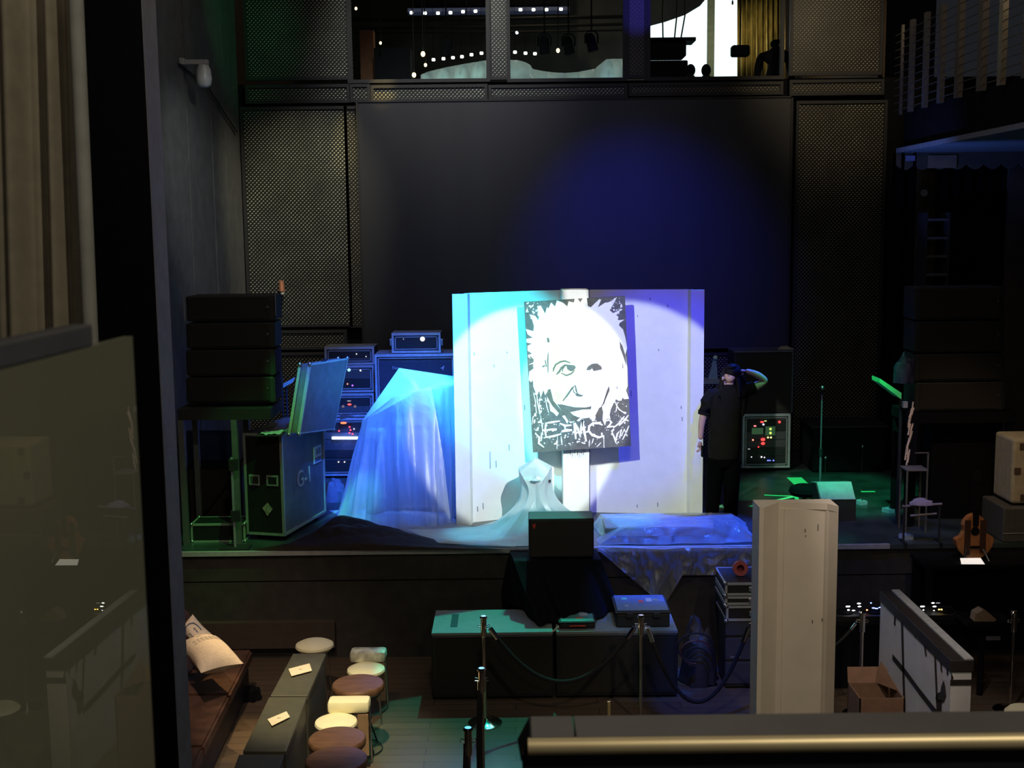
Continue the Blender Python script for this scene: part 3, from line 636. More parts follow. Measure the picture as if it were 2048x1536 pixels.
mb.build('drips', M_ink, cv, thick=0.003)

# ================================================================== CLOTH AND PLASTIC
def drape(name, label, top, bot, m, cat='sheet', folds=11, amp=0.10, n=150, nv=26, seed=1, bow=0.0, mid=None):
    """top and bot: closed lists of 3-D points (same count); skirt with folds that grow downwards, and a tented cap"""
    k = len(top)
    def lerp_loop(L_, u):
        s = (u * k) % k; i = int(s); f = s - i; f2_ = f
        return Vector(L_[i]).lerp(Vector(L_[(i + 1) % k]), f2_)
    cb = sum((Vector(p) for p in bot), Vector()) / k
    mb = MB()
    def f(u, v):
        a = lerp_loop(top, u); b = lerp_loop(bot, u)
        p = a.lerp(b, v); sag = -bow * math.sin(PI * v)
        out = (p - Vector((cb.x, cb.y, p.z))); out.z = 0
        if out.length > 1e-6: out.normalize()
        w_ = amp * v ** 0.8 * (math.sin(u * 2 * PI * folds + seed) * 0.6 + 0.6 * noise.noise(Vector((u * 17, v * 1.5, seed * 3.1))) + 0.3 * math.sin(u * 2 * PI * folds * 2.3 + v * 2 + seed * 2))
        p = p + out * (w_ + sag)
        if v > 0.97: p.z = b.z + 0.01
        return p
    mb.grid(f, n, nv, True)
    ct = sum((Vector(p) for p in top), Vector()) / k
    def g(u, v):
        a = lerp_loop(top, u)
        p = a.lerp(mid if mid is not None else ct, v); p.z += 0.02 * noise.noise(Vector((p.x * 6, p.y * 6, seed))) * min(1, 4 * v * (1 - v) + .05); return p
    mb.grid(g, n, 6, True)
    bmesh.ops.remove_doubles(mb.bm, verts=mb.bm.verts, dist=0.0005)
    o = mb.build(name, m, None, True)
    return tag(o, label, cat)
V = Vector
# left tall plastic drape over gear
def T(px, py, Y): return at(px, py, Y)
def G(px, Y, z=STZ + 0.01): p = at(px, 900, Y); return V((p.x, Y, z))
top = [T(798, 736, 14.6), T(905, 752, 14.7), T(925, 752, 14.7), T(925, 772, 14.05), T(880, 770, 14.05), T(785, 795, 14.0), T(738, 832, 14.0), T(724, 842, 14.2)]
bot = [G(740, 14.9), G(905, 15.0), G(938, 14.9), G(918, 13.95), G(880, 13.45), G(790, 13.40), G(700, 13.50), G(668, 13.9)]
drape('plastic_sheet', 'large blue-lit clear plastic sheet draped over tall gear left of the flats', top, bot, M_sheet, folds=13, amp=0.07, seed=2)
# gear under it
t = thing('covered_amplifier', 'dim amplifier stack seen under the tall plastic sheet', 'amplifier', G(838, 14.4, STZ))
MB().box2((-0.38, -0.22, 0.06), (0.38, 0.25, 1.02), 0.02).build('cabinet', mat('grey_cabinet', (0.09, 0.09, 0.10), 0.5), t)
MB().box2((-0.36, -0.24, 1.02), (0.36, 0.22, 1.24), 0.015).build('amplifier_head', M_black, t)
MB().box2((-0.33, -0.245, 0.12), (0.33, -0.22, 0.95)).build('grille', M_grille, t)
MB().box2((-0.30, -0.255, 1.08), (0.30, -0.24, 1.18)).build('control_panel', M_bluepanel, t)
for x in (-.3, .3):
    MB().cyl((x, -0.02, 0.03), (x, 0.02, 0.03), 0.03, n=12).build('caster', M_vblack, t)
t = thing('covered_keyboard_stand', 'small stand with a greenish box seen under the left edge of the tall plastic sheet', 'stand', G(752, 14.2, STZ))
MB().box2((-0.14, -0.10, 0.92), (0.14, 0.15, 1.02), 0.01).build('box', mat('green_yellow_box', (0.30, 0.33, 0.08), 0.5), t)
MB().cyl((0, 0, 0.02), (0, 0, 0.92), 0.02, n=10).build('post', M_black, t); MB().lathe([(0.0, 0), (0.15, 0), (0.15, 0.02), (0.03, 0.03)]).build('base', M_black, t)

# sheet lying on the deck in front of it (blue pool) and across to the centre
def ground_sheet(name, label, outline, m, hfun, cat='sheet', n=46):
    xs = [p[0] for p in outline]; ys = [p[1] for p in outline]
    x0, x1, y0, y1 = min(xs), max(xs), min(ys), max(ys)
    def rowspan(t_):
        y = y0 + (y1 - y0) * t_; cr = []
        for i in range(len(outline)):
            (ax, ay), (bx, by) = outline[i], outline[(i + 1) % len(outline)]
            if (ay <= y < by) or (by <= y < ay): cr.append(ax + (bx - ax) * (y - ay) / (by - ay))
        if len(cr) < 2: return None
        return min(cr), max(cr), y
    def f(u, v):
        v_ = 0.003 + 0.994 * v; r_ = rowspan(v_)
        if r_ is None: r_ = rowspan(min(0.99, v_ + 0.02)) or (x0, x1, y0)
        x = r_[0] + (r_[1] - r_[0]) * u; y = r_[2]
        return V((x, y, STZ + 0.012 + hfun(x, y, u, v)))
    o = MB().grid(f, n * 2, n).build(name, m, None, True); return tag(o, label, cat)
def XY(px, py, z=STZ): p = atz(px, py, z); return (p.x, p.y)
def wr(x, y, u, v): return 0.05 * max(0, noise.noise(V((x * 3, y * 6, 1)))) * min(1, 8 * u * (1 - u)) * min(1, 8 * v * (1 - v)) + 0.003
ground_sheet('plastic_sheet', 'flat blue-lit plastic sheet spread on the stage deck in front of the tall drape',
             [XY(655, 1022), XY(700, 1044), XY(820, 1078), XY(930, 1092), XY(1030, 1098), XY(1052, 1060), XY(960, 1062), XY(915, 1045), XY(900, 1030), XY(780, 1020)], M_sheet, wr)
# centre milky drape over a small stand
top = [T(1037, 935, 13.5), T(1072, 915, 13.55), T(1104, 932, 13.5), T(1098, 942, 13.3), T(1040, 944, 13.3)]
bot = [G(960, 13.35), G(1085, 13.75), G(1180, 13.5), G(1125, 12.72), G(1000, 12.75)]
drape('plastic_sheet', 'milky plastic sheet draped over a small stand below the portrait', top, bot, M_sheet_white, folds=9, amp=0.05, seed=5, bow=0.22, mid=T(1071, 917, 13.42))
t = thing('covered_stand', 'small square-topped stand poking up under the milky sheet below the portrait', 'stand', G(1071, 13.42, STZ))
MB().box2((-0.17, -0.09, 0.54), (0.17, 0.07, 0.565)).build('tray', M_black, t); MB().cyl((0, 0, 0.02), (0, 0, 0.54), 0.018, n=10).build('post', M_black, t)
MB().cyl((0, 0, 0.56), (0, 0, 0.70), 0.008, n=8).build('spike', M_black, t); MB().lathe([(0.0, 0), (0.16, 0), (0.16, 0.02), (0.03, 0.03)]).build('base', M_black, t)
ground_sheet('plastic_sheet', 'crumpled pale plastic sheet trailing along the stage edge to the black speaker',
             [XY(815, 1068), XY(880, 1095), XY(1035, 1101), XY(1110, 1098), XY(1100, 1050), XY(1040, 1035), XY(950, 1062)], M_sheet_white, lambda x, y, u, v: 0.03 + 1.6 * wr(x, y, u, v))
# black cloth heap at left stage edge
def heap(x, y, u, v): 
    s = math.sin(PI * min(1, max(0, u))) * math.sin(PI * min(1, max(0, v)))
    return 0.21 * s ** 0.8 * (0.7 + 0.5 * noise.noise(V((x * 2.1, y * 3, 5)))) + 0.04 * abs(noise.noise(V((x * 6, y * 7, 2)))) * s
ground_sheet('black_cloth', 'crumpled brown-black cloth heaped along the left stage edge', [XY(495, 1103), XY(1020, 1102), XY(930, 1094), XY(820, 1074), XY(740, 1056), XY(665, 1046), XY(605, 1078), XY(570, 1092)], M_cloth, heap, 'cloth')
t = thing('microphone', 'small pale microphone lying on the black cloth by the big trunk', 'microphone', XY(612, 1018) + (STZ + 0.08,))
MB().cyl((-0.03, 0, 0.02), (0.15, 0, -0.06), 0.012, 0.016, 10).build('body', M_greypaint, t); MB().sphere((-0.04, 0, 0.025), 0.024, 10).build('head', M_steel, t)

# console under the right plastic sheet
cpos = [T(1247, 1045, 13.35), T(1375, 1036, 13.35)]
t = thing('covered_console', 'low purple-brown console under the right-hand plastic sheet', 'console', ((at(1300, 1000, 13.2).x + .05), 13.1, STZ))
ch = at(1310, 1052, 12.82).z - STZ - .015
MB().box2((-0.58, -0.27, 0.03), (0.62, 0.28, ch), 0.015).build('cabinet', mat('brown_cabinet', (0.22, 0.16, 0.15), 0.5), t)
for x in (-.5, .55): MB().box2((x - .03, -.2, 0), (x + .03, .25, .03)).build('foot', M_vblack, t)
_z = STZ + ch + .015
top = [V((T(p_, 1030, y_).x, y_, _z)) for p_, y_ in ((1200, 13.40), (1370, 13.42), (1462, 13.38), (1480, 12.80), (1380, 12.78), (1250, 12.78))]
bot = [G(1188, 13.46), G(1370, 13.48), G(1490, 13.46), G(1520, 12.60), G(1380, 12.56), G(1200, 12.56)]
drape('plastic_sheet', 'crinkled blue-lit plastic sheet over the console at the stage edge', top, bot, M_sheet_crinkle, folds=8, amp=0.035, seed=9)
# the part hanging over the stage edge
def over(u, v):
    px = 1196 + (1510 - 1196) * u
    lo = 1120 + 75 * math.exp(-((u - 0.42) / 0.20) ** 2) - 0 * u if u < 0.58 else 1152
    lo = 1100 + 112 * max(0, min(1, u / 0.42)) if u < 0.42 else (1212 - (u - 0.42) / 0.12 * 62 if u < 0.54 else 1150)
    py = 1093 + (lo - 1093) * v
    Y = 12.42 - 0.05 * math.sin(u * 34 + 2 * v) * v - 0.03 * noise.noise(V((u * 20, v * 4, 3))) - 0.04 * v
    if v < 0.02: Y = 12.58
    return at(px, py, Y) if v >= 0.02 else at(px, 1091, Y)
tag(MB().grid(over, 150, 22).build('plastic_sheet', M_sheet_thin, None, True), 'thin crinkled plastic sheet hanging over the stage front beside the black speaker', 'sheet')

# ================================================================== FRONT SPEAKER AND SUBS
def subw(px0, px1, label):
    a = atz(px0, 1286, 0.68); b = atz(px1, 1286, 0.68)
    t = thing('subwoofer', label, 'subwoofer', ((a.x + b.x) / 2, 11.32, 0), group='two low wide subwoofers below the stage')
    h = (b.x - a.x) / 2 - 0.006
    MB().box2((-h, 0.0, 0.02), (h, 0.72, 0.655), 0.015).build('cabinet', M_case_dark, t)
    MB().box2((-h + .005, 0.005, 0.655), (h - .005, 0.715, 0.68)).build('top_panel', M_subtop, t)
    MB().box2((-h + .04, -0.012, 0.06), (h - .04, 0.0, 0.62)).build('grille', M_grille, t)
    MB().box2((-h + .3 * h, 0.18, 0.675), (-h + .3 * h + 0.07, 0.58, 0.684), 0.004).build('handle_recess', M_frame, t)
    for x in (-h + .06, h - .06): MB().box2((x - .03, .05, 0), (x + .03, .66, .02)).build('foot', M_vblack, t)
    return t
subw(857, 1110, 'left low black subwoofer with a teal-lit top below the stage')
subw(1113, 1368, 'right low black subwoofer carrying the two small cases')
# pedestal under black cloth
pa = at(1003, 1130, 12.1); pb = at(1222, 1130, 12.1)
t = thing('speaker_riser', 'dark riser hidden under the black cloth in front of the stage', 'riser', ((pa.x + pb.x) / 2, 12.12, 0))
zr = at(1120, 1122, 12.0).z
MB().box2((-0.38, -0.0, 0.0), (0.38, 0.34, zr - 0.02)).build('crate', M_vblack, t)
pc = t.location
top = [V((pc.x - .48, 12.44, zr)), V((pc.x + .44, 12.44, zr)), V((pc.x + .46, 12.02, zr)), V((pc.x + 0.0, 11.98, zr)), V((pc.x - .44, 12.02, zr))]
bot = [V((pc.x - .60, 12.46, .70)), V((pc.x + .62, 12.46, .70)), V((pc.x + .64, 11.90, .70)), V((pc.x + .20, 11.52, .70)), V((pc.x - .20, 11.50, .70)), V((pc.x - .64, 11.84, .70))]
drape('black_cloth', 'black cloth draped over the riser in front of the stage', top, bot, M_vblack, 'cloth', folds=7, amp=0.07, seed=4)
t = thing('wedge_speaker', 'black box loudspeaker with red badge on the draped riser at the stage edge', 'loudspeaker', (at(1123, 1100, 12.05).x, 12.05, zr + 0.02))
sx = (at(1188, 1100, 12.05).x - at(1058, 1100, 12.05).x) / 2; hz = at(1123, 1037, 12.05).z - zr - 0.02
MB().box2((-sx, 0, 0), (sx, 0.33, hz), 0.012).build('cabinet', M_black, t)
MB().box2((-sx + .02, -0.01, .02), (sx - .02, 0.0, hz - .02)).build('grille', mat('brown_black_grille', (0.028, 0.023, 0.018), 0.8, var=.3, scale=200), t)
bx, bz = -sx + 0.055, hz - 0.07
MB().prism([(bx - .016, -.016, bz + .03), (bx - .006, -.016, bz + .012), (bx + .006, -.016, bz + .012), (bx + .016, -.016, bz + .03), (bx + .014, -.016, bz), (bx + .006, -.016, bz - .03), (bx - .006, -.016, bz - .03), (bx - .014, -.016, bz)], (0, 0.008, 0)).build('badge', M_red, t)

# small cases on the right sub
def hardcase(name, label, px0, px1, Yf, depth, hz, lid, z0=0.684):
    a = at(px0, 1200, Yf).x; b = at(px1, 1200, Yf).x
    t = thing(name, label, 'equipment case', ((a + b) / 2, Yf, z0)); h = (b - a) / 2
    MB().box2((-h, 0, 0), (h, depth, hz * .78), 0.015).build('body', M_black, t)
    MB().box2((-h - .012, -.012, hz * .78), (h + .012, depth + .012, hz * .92), 0.01).build('lid_rim', M_black, t)
    MB().box2((-h + .01, .01, hz * .92), (h - .01, depth - .01, hz), 0.006).build('lid', lid, t)
    return t, h
zc = at(1155, 1243, 11.45).z - .684
t, h = hardcase('tool_case', 'small black tool case with teal lid and red handle on the right subwoofer', 1119, 1190, 11.40, .38, zc + .02, M_teallid)
MB().box2((-.08, -.03, zc * .55), (.08, -.012, zc * .68), 0.006).build('handle', M_red, t)
MB().box2((.03, .16, zc + .02), (.11, .25, zc + .023)).build('sticker', M_greypaint, t)
MB().box2((-.12, .27, zc + .02), (-.05, .29, zc + .023)).build('sticker', M_greypaint, t); MB().box2((-.01, .08, zc + .02), (.06, .11, zc + .023)).build('sticker', M_red, t)
zc = at(1290, 1218, 11.45).z - .684
t, h = hardcase('flight_case', 'larger black plastic case with blue lid and coloured stickers on the right subwoofer', 1233, 1340, 11.42, .5, zc, M_bluepanel)
for (x, y, w_, d_, m_) in ((-.18, .34, .05, .05, mat('mint_sticker', (0.2, 0.8, 0.5), .5)), (-.02, .24, .05, .07, M_red), (.06, .26, .06, .12, M_greypaint), (.13, .30, .05, .04, mat('olive_sticker', (0.3, .35, .2), .5)), (.19, .26, .05, .08, mat('lilac_sticker', (.2, .25, .45), .5)), (-.17, .12, .04, .03, M_greypaint)):
    MB().box2((x, y, zc), (x + w_, y + d_, zc + .003)).build('sticker', m_, t)
for x in (-.13, .13): MB().box2((x - .035, -.03, zc * .6), (x + .035, -.012, zc * .85), 0.004).build('latch', M_black, t)
tag(MB().tube([at(1082, 1266, 11.5), at(1094, 1263, 11.46), at(1108, 1262, 11.42), at(1117, 1253, 11.4)], 0.011, 8).build('cable_end', mat('pale_pink_rubber', (.7, .5, .42), .5), None, True), 'pale curled cable end beside the small tool case', 'cable')

# ================================================================== STANCHIONS
def stanchion(px, pyt, Yd, label, hz=0.97, rings=True):
    p = at(px, pyt, Yd)
    t = thing('stanchion', label, 'stanchion', (p.x, Yd, 0), group='chrome rope stanchions'); h = p.z
    MB().lathe([(0.0, 0), (0.16, 0), (0.16, 0.008), (0.05, 0.03), (0.022, 0.05)], n=28).build('base', M_chrome, t, True)
    MB().cyl((0, 0, 0.04), (0, 0, h - 0.19), 0.0165, n=14).build('pole', M_chrome, t, True)
    MB().lathe([(0.0, h - .20), (0.026, h - .20), (0.028, h - .19), (0.028, h - .03), (0.022, h - .028), (0.036, h - .02), (0.036, h - .012), (0.024, h - .0), (0.0, h)], n=18).build('head', M_chrome, t, True)
    for k in range(2):
        a = k * PI
        MB().tube([(0.028 * math.cos(a), 0, h - .09), (0.052 * math.cos(a), 0.008, h - .085), (0.056 * math.cos(a), 0, h - .105), (0.028 * math.cos(a), 0, h - .11)], 0.005, 6).build('hook', M_chrome, t, True)
    return t, p
sA, pA = stanchion(967, 1232, 10.75, 'chrome stanchion standing before the left subwoofer')
sB, pB = stanchion(963, 1336, 9.30, 'chrome stanchion in front of the left subwoofer, halfway to the ledge')
sC, pC = stanchion(936, 1455, 8.05, 'nearest chrome stanchion, at the bottom centre')
sD, pD = stanchion(1282, 1230, 10.70, 'chrome stanchion before the right subwoofer')
sE, pE = stanchion(1511, 1229, 10.70, 'chrome stanchion just left of the cream faceted column')
sF, pF = stanchion(1725, 1222, 10.85, 'chrome stanchion between the cream column and the white counter')
sG, pG = stanchion(2029, 1222, 10.9, 'dim chrome stanchion at the right edge')
def rope(p0, p1, sag, label, r=0.02):
    p0 = Vector(p0); p1 = Vector(p1); d = (p1 - p0)
    t = thing('rope', label, 'rope', p0)
    pts = [p0.lerp(p1, k / 20) - V((0, 0, sag * 4 * (k / 20) * (1 - k / 20))) - p0 for k in range(21)]
    MB().tube(pts, r, 10).build('cord', M_rope, t, True)
    MB().cyl(pts[0], pts[1], r * 1.2, n=12).build('end_cap', M_chrome, t, True); MB().cyl(pts[-2], pts[-1], r * 1.2, n=12).build('end_cap', M_chrome, t, True)
def hk(p, s): return (p.x + 0.06 * s, p.y, p.z - .12)
rope(hk(pA, 1), hk(pD, -1), .52, 'black rope sagging across the front of the subwoofers')
rope(hk(pD, 1), hk(pE, -1), .72, 'black rope looping down right of the subwoofers')
rope(hk(pF, -1), hk(pE, 1), .3, 'black rope passing behind the cream column', 0.012)
def hang_rope(p, s, label):
    t = thing('rope', label, 'rope', hk(p, s))
    MB().tube([(0, 0, 0), (0.0, -.02, -.2), (-.01, -.03, -.5), (-.01, -.03, -.8)], [0.015, .024, .024, .022], 10).build('cord', M_rope, t, True)
    MB().cyl((0, 0, .01), (0, -.01, -.06), 0.018, n=10).build('end_cap', M_chrome, t, True)
hang_rope(pB, -.3, 'black rope hanging from the middle stanchion'); hang_rope(pC, -.3, 'black rope hanging from the nearest stanchion')

# ================================================================== FOREGROUND LEDGE
yl0, yl1 = 1.30, 1.40
zl = atz  # top plane height from far edge
zL = at(1500, 1428, 1.47).z
xa = at(1062, 1425, 1.47).x
t = thing('trim_ledge', 'grey balcony ledge with painted gold highlight along the front at the bottom right', 'ledge', (xa, 1.47, zL)); del t['category']; t['kind'] = 'structure'
y1 = atz(1500, 1470, zL).y - 1.47
MB().box2((0.055, y1, -0.02), (1.6, 0, 0)).build('top_board', M_rail, t)
MB().box2((0.0, y1, -0.02), (0.052, 0, 0)).build('top_board', M_rail, t)
MB().tube([(-.005, y1 - .002, -.011), (0.8, y1 - .002, -.011), (1.6, y1 - .002, -.011)], 0.0105, 20).build('edge_highlight', M_gold, t, True)  # bar drawn as the gold highlight on the rounded edge
MB().box2((-0.012, y1 + .0, -1.2), (1.6, 0 - .005, -0.0215)).build('front_board', mat('ledge_front', (0.012, 0.013, 0.022), 0.6), t)
MB().prism([(0, 0, 0), (0, y1, 0), (-.012, y1, -.03), (-.016, 0, -.03)], (-.002, 0, 0)).build('end_trim', M_black, t)

# ================================================================== NEAR PANE, CURTAIN, PILLAR
ang = R(2.1)
t = thing('glass_balustrade', 'olive-hazed reflective glass panel close by at the left edge', 'glass panel', (-.45, 0, 0), -ang)
# local y along the glass
def pane_y(px):
    d = ray(px, 900); n = V((math.cos(ang), -math.sin(ang) * -1, 0)); n = V((math.cos(-ang), math.sin(-ang), 0)); s = (-.45 * n.x) / (d.x * n.x + d.y * n.y); p = d * s
    dv = V((-math.sin(-ang), math.cos(-ang), 0)); return (V((p.x + .45, p.y, 0))).dot(dv)
ye = pane_y(277)
# height of the top edge there
d = ray(270, 671); n = V((math.cos(-ang), math.sin(-ang), 0)); s_ = (-.45 * n.x) / (d.x * n.x + d.y * n.y); ztop = CAMZ + d.z * s_
MB().box2((-.010, .3, 3.0), (0, ye, ztop)).build('pane', M_pane, t)
MB().box2((-.022, .3, ztop), (.001, ye - .11, ztop + .022), 0.003).build('top_rail', mat('rail_grey', (0.05, 0.05, 0.055), 0.6), t)
MB().box2((-.03, .3, 2.9), (.02, ye, 3.0)).build('shoe', M_black, t)
def cur(u, v):
    px = -90 + 277 * u - 38 * (1 - v) * 0.6; 
    p = at(px, -40 + 860 * v, 3.3)
    return V((p.x, 3.3 + 0.055 * math.sin(u * 24 + 1.6 * math.sin(u * 7)) * (0.6 + 0.4 * math.sin(u * 5)) + 0.012 * math.sin(u * 47), p.z))
t = thing('curtain', 'beige floor-length curtain hanging in folds at the upper left', 'curtain')
MB().grid(cur, 160, 10).build('fabric', M_curtain, t, True, 0.006)
def hem(v): p = at(150 + 38 * v, -40 + 860 * v, 3.24); return p
MB().tube([hem(0), hem(.5), hem(1)], 0.020, 12).build('hem', mat('pale_grey_hem', (0.42, 0.42, 0.38), .8), t, True)
struct(MB().box2((-8.8, 5.3, 0), (-1.62, 5.45, 10.2)).build('wall_near_left', M_vblack), 'black wall at the near left')
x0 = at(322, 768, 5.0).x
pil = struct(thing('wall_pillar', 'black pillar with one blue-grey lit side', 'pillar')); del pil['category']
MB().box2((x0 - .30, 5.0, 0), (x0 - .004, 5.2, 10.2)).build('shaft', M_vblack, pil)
MB().box2((x0 - .004, 5.0, 0), (x0, 5.19, 10.2)).build('lit_side', mat('lit_side_grey', (0.25, 0.25, 0.27), 0.8), pil)  # paler skin that puts the light on this side into colour
# PTZ camera on the side wall
pp = V((XL, 14.9, at(400, 135, 14.9).z))
t = thing('security_camera', 'white dome camera on a bracket on the left wall', 'camera', pp)
MB().box2((-.0, -.14, .02), (.06, .14, .10), 0.01).build('wall_plate', M_greypaint, t)
MB().box2((.0, -.05, .03), (.32, .05, .09), 0.01).build('bracket', M_greypaint, t)
MB().lathe([(0.0, -.24), (.05, -.235), (.085, -.2), (.095, -.13), (.085, -.03), (.06, .03), (0, .035)], (.26, 0, 0), 20).build('dome', mat('dome_white', (.5, .5, .5), .3), t, True)
tag(MB().tube([(XL + .02, 14.7, pp.z + .02), (XL + .03, 16.0, pp.z - .1), (XL + .03, 17.6, pp.z - .55)], 0.012, 6).build('cable', M_black, None, True), 'black cable running from the dome camera along the left wall', 'cable')
# small lamp on mesh
t = thing('wall_lamp', 'small copper-coloured lamp on the mesh panel above the left speakers', 'lamp', at(563, 575, YB - .12))
MB().cyl((0, 0, .10), (.01, -.02, -.06), .035, .045, 14).build('shade', mat('copper', (.45, .18, .10), .4, .3), t, True)
MB().sphere((.015, -.02, -.085), .03, 10).build('lens', mat('pale_lens', (.7, .62, .55), .3), t); MB().box2((-.02, 0, -.02), (.02, .12, .02)).build('arm', M_black, t)

# ================================================================== LEFT SPEAKER STACK AND RISER
def line_array(px0, px1, tops, Y, labels, grp, dep=.55):
    out = []
    for i in range(len(tops) - 1):
        a = at(px0, tops[i + 1], Y); b = at(px1, tops[i], Y); cx_ = (a.x + b.x) / 2; h = (b.x - a.x) / 2; z0 = a.z; hh = b.z - a.z - 0.008
        t = thing('line_array_speaker', labels[i], 'loudspeaker', (cx_, Y, z0), group=grp)
        MB().prism([(-h, 0, 0), (h, 0, 0), (h * .82, dep, hh * .12), (-h * .82, dep, hh * .12)], (0, 0, hh * .02)).box2((-h, 0.0, 0), (h, dep * .8, hh), 0.012).build('cabinet', M_black, t)
        MB().box2((-h + .04, -.014, .02), (h - .05, 0, hh - .02)).build('grille', M_grille, t)
        MB().cyl((h - .065, -.016, hh * .55), (h - .065, -.022, hh * .55), .013, n=12).build('badge', M_steel, t)
        MB().box2((-h - .012, .0, .01), (-h, .1, hh - .01)).box2((h, .0, .01), (h + .012, .1, hh - .01)).build('rigging_plate', M_black, t)
        out.append(t)
    return out
L4 = line_array(376, 547, [589, 643, 697, 752, 806], 12.95, ['topmost black line array box of the left stack', 'second black line array box from the top of the left stack', 'third black line array box from the top of the left stack', 'lowest black line array box of the left stack'], 'line array boxes of the left stack')
t = L4[0]
MB().cyl((-.50, -.01, .0), (-.50, -.01, .33), .008, n=8).build('rigging_rod', M_steel, t); MB().cyl((.485, -.01, .05), (.485, -.01, .33), .008, n=8).build('rigging_rod', M_steel, t)
t = thing('steel_riser', 'green-lit steel frame carrying the left speaker stack', 'riser', (at(455, 1000, 12.8).x, 12.9, STZ))
zp = at(455, 812, 12.95).z - STZ - .01; hx = .50
MB().box2((-hx, -.1, zp - .12), (hx, .55, zp - .0)).build('top_deck', mat('dark_deck', (.02, .022, .02), .6), t)
for sx_, sy_ in ((-1, -.08), (.22, -.08), (-1, .5), (.22, .5)):
    MB().box2((sx_ * hx * .94 - .03, sy_ - .03, 0), (sx_ * hx * .94 + .03, sy_ + .03, zp - .12)).build('leg', mat('green_grey_steel', (.12, .13, .12), .5), t)
MB().tube([(-hx * .94, .5, .2), (hx * .2, .5, .9)], .014, 8).build('brace', M_black, t)
# blue backdrop poster behind riser
tag(MB().box2((at(372, 850, 14.1).x, 14.1, STZ + .0), (at(470, 850, 14.1).x, 14.14, STZ + 1.05)).build('draped_board', mat('blue_board', (.02, .05, .14), .5)), 'dark blue board leaning behind the left speaker frame', 'board')
# dark cabinet and green case below
t = thing('amplifier_rack', 'black cabinet standing under the left speaker frame', 'cabinet', (at(422, 1000, 13.55).x, 13.6, STZ))
MB().box2((-.28, 0, .02), (.28, .35, .72), .015).build('cabinet', M_vblack, t); MB().box2((-.25, -.01, .06), (.25, 0, .68)).build('grille', M_grille, t)
for x in (-.22, .22): MB().box2((x - .03, .05, 0), (x + .03, .35, .02)).build('foot', M_black, t)
def roadcase(name, label, loc, rotz, sx_, sy_, sz_, edge, pan, cat='road case', wheels=True, latch=True):
    t = thing(name, label, cat, loc, rotz); e = .022; w0 = .09 if wheels else 0.0; h = sz_
    MB().box2((-sx_ / 2 + .006, -sy_ / 2 + .006, w0 + .004), (sx_ / 2 - .006, sy_ / 2 - .006, w0 + h - .004)).build('body', pan, t)
    mb = MB()
    for ix in (-1, 1):
        for iy in (-1, 1): mb.box((ix * (sx_ / 2 - e / 2), iy * (sy_ / 2 - e / 2), w0 + h / 2), (e, e, h))
    for iz in (w0 + e / 2, w0 + h - e / 2):
        for iy in (-1, 1): mb.box((0, iy * (sy_ / 2 - e / 2), iz), (sx_, e, e))
        for ix in (-1, 1): mb.box((ix * (sx_ / 2 - e / 2), 0, iz), (e, sy_, e))
    mb.build('edging', edge, t)
    mb = MB()
    for ix in (-1, 1):
        for iy in (-1, 1):
            for iz in (w0, w0 + h): mb.sphere((ix * (sx_ / 2 - .008), iy * (sy_ / 2 - .008), iz + (.008 if iz == w0 else -.008)), .022, 10)
    mb.build('corner_ball', M_steel, t, True)
    if wheels:
        for ix in (-1, 1):
            for iy in (-1, 1):
                MB().cyl((ix * (sx_ / 2 - .08) - .015, iy * (sy_ / 2 - .08), .04), (ix * (sx_ / 2 - .08) + .015, iy * (sy_ / 2 - .08), .04), .04, n=14).box((ix * (sx_ / 2 - .08), iy * (sy_ / 2 - .08), .075), (.06, .06, .03)).build('caster', M_black, t)
    if latch:
        for ix in (-.25, .25):
            MB().box((ix * sx_, -sy_ / 2 - .004, w0 + h * .78), (.10, .012, .08), None, .003).build('latch', M_steel, t)
    return t
gm = mat('green_case_edging', (.45, .55, .42), .4, .4)
roadcase('flight_case', 'low black case with bright green-lit edging at the left stage corner', (at(441, 1080, 13.0).x, 13.08, STZ), 0, .60, .35, .21, gm, M_case_dark, wheels=False, latch=False)
t = thing('lamp_stand', 'thin steel stand with clamp blocks under the left speaker frame', 'stand', (at(466, 1000, 12.62).x, 12.64, STZ))
MB().box2((-.012, -.012, .02), (.012, .012, 1.0)).build('post', M_alu, t); MB().box2((-.03, -.03, .30), (.06, .03, .42)).build('clamp', M_black, t); MB().box2((-.03, -.03, .86), (.06, .03, .98)).build('clamp', M_black, t)
MB().box2((-.16, -.1, 0), (.16, .1, .02)).build('base', M_black, t)
# big trunk G-1
g1 = at(572, 1078, 13.0)
tr_ = thing('road_trunk', 'big black wheeled trunk lettered G-1 with metal edges', 'road case', (0, 0, STZ))
pf = atz(570, 1083, STZ); plft = V((at(490, 900, 13.05).x, 13.05)); prt = atz(652, 1034, STZ)
# local frame: front corner, right face direction, left face direction
A = V((pf.x, pf.y, 0)); dr = V((prt.x - pf.x, prt.y - pf.y, 0)); wr_ = dr.length; dr.normalize(); dl = V((-dr.y, dr.x, 0)); 
rotz = math.atan2(dr.y, dr.x); wl_ = .62; hT = at(572, 868, pf.y).z - STZ
tr_.location = (A.x, A.y, STZ); tr_.rotation_euler = (0, 0, rotz)
wl_ = .45
M_trunkside = mat('lit_side_laminate', (0.11, 0.11, 0.12), 0.5, var=.25, scale=6)  # paler than the front: light on the trunk's side put into colour
M_edgeg = mat('worn_case_edge', (0.34, 0.38, 0.33), 0.5, 0.3)
MB().box2((0.006, 0.006, .06), (wr_ - .006, wl_ - .006, hT)).build('body', M_trunkside, tr_)
MB().box2((-.004, .02, .08), (.006, wl_ - .02, hT - .02)).build('front_panel', M_case_dark, tr_)  # dark skin painting the shaded front
mb = MB(); e = .03
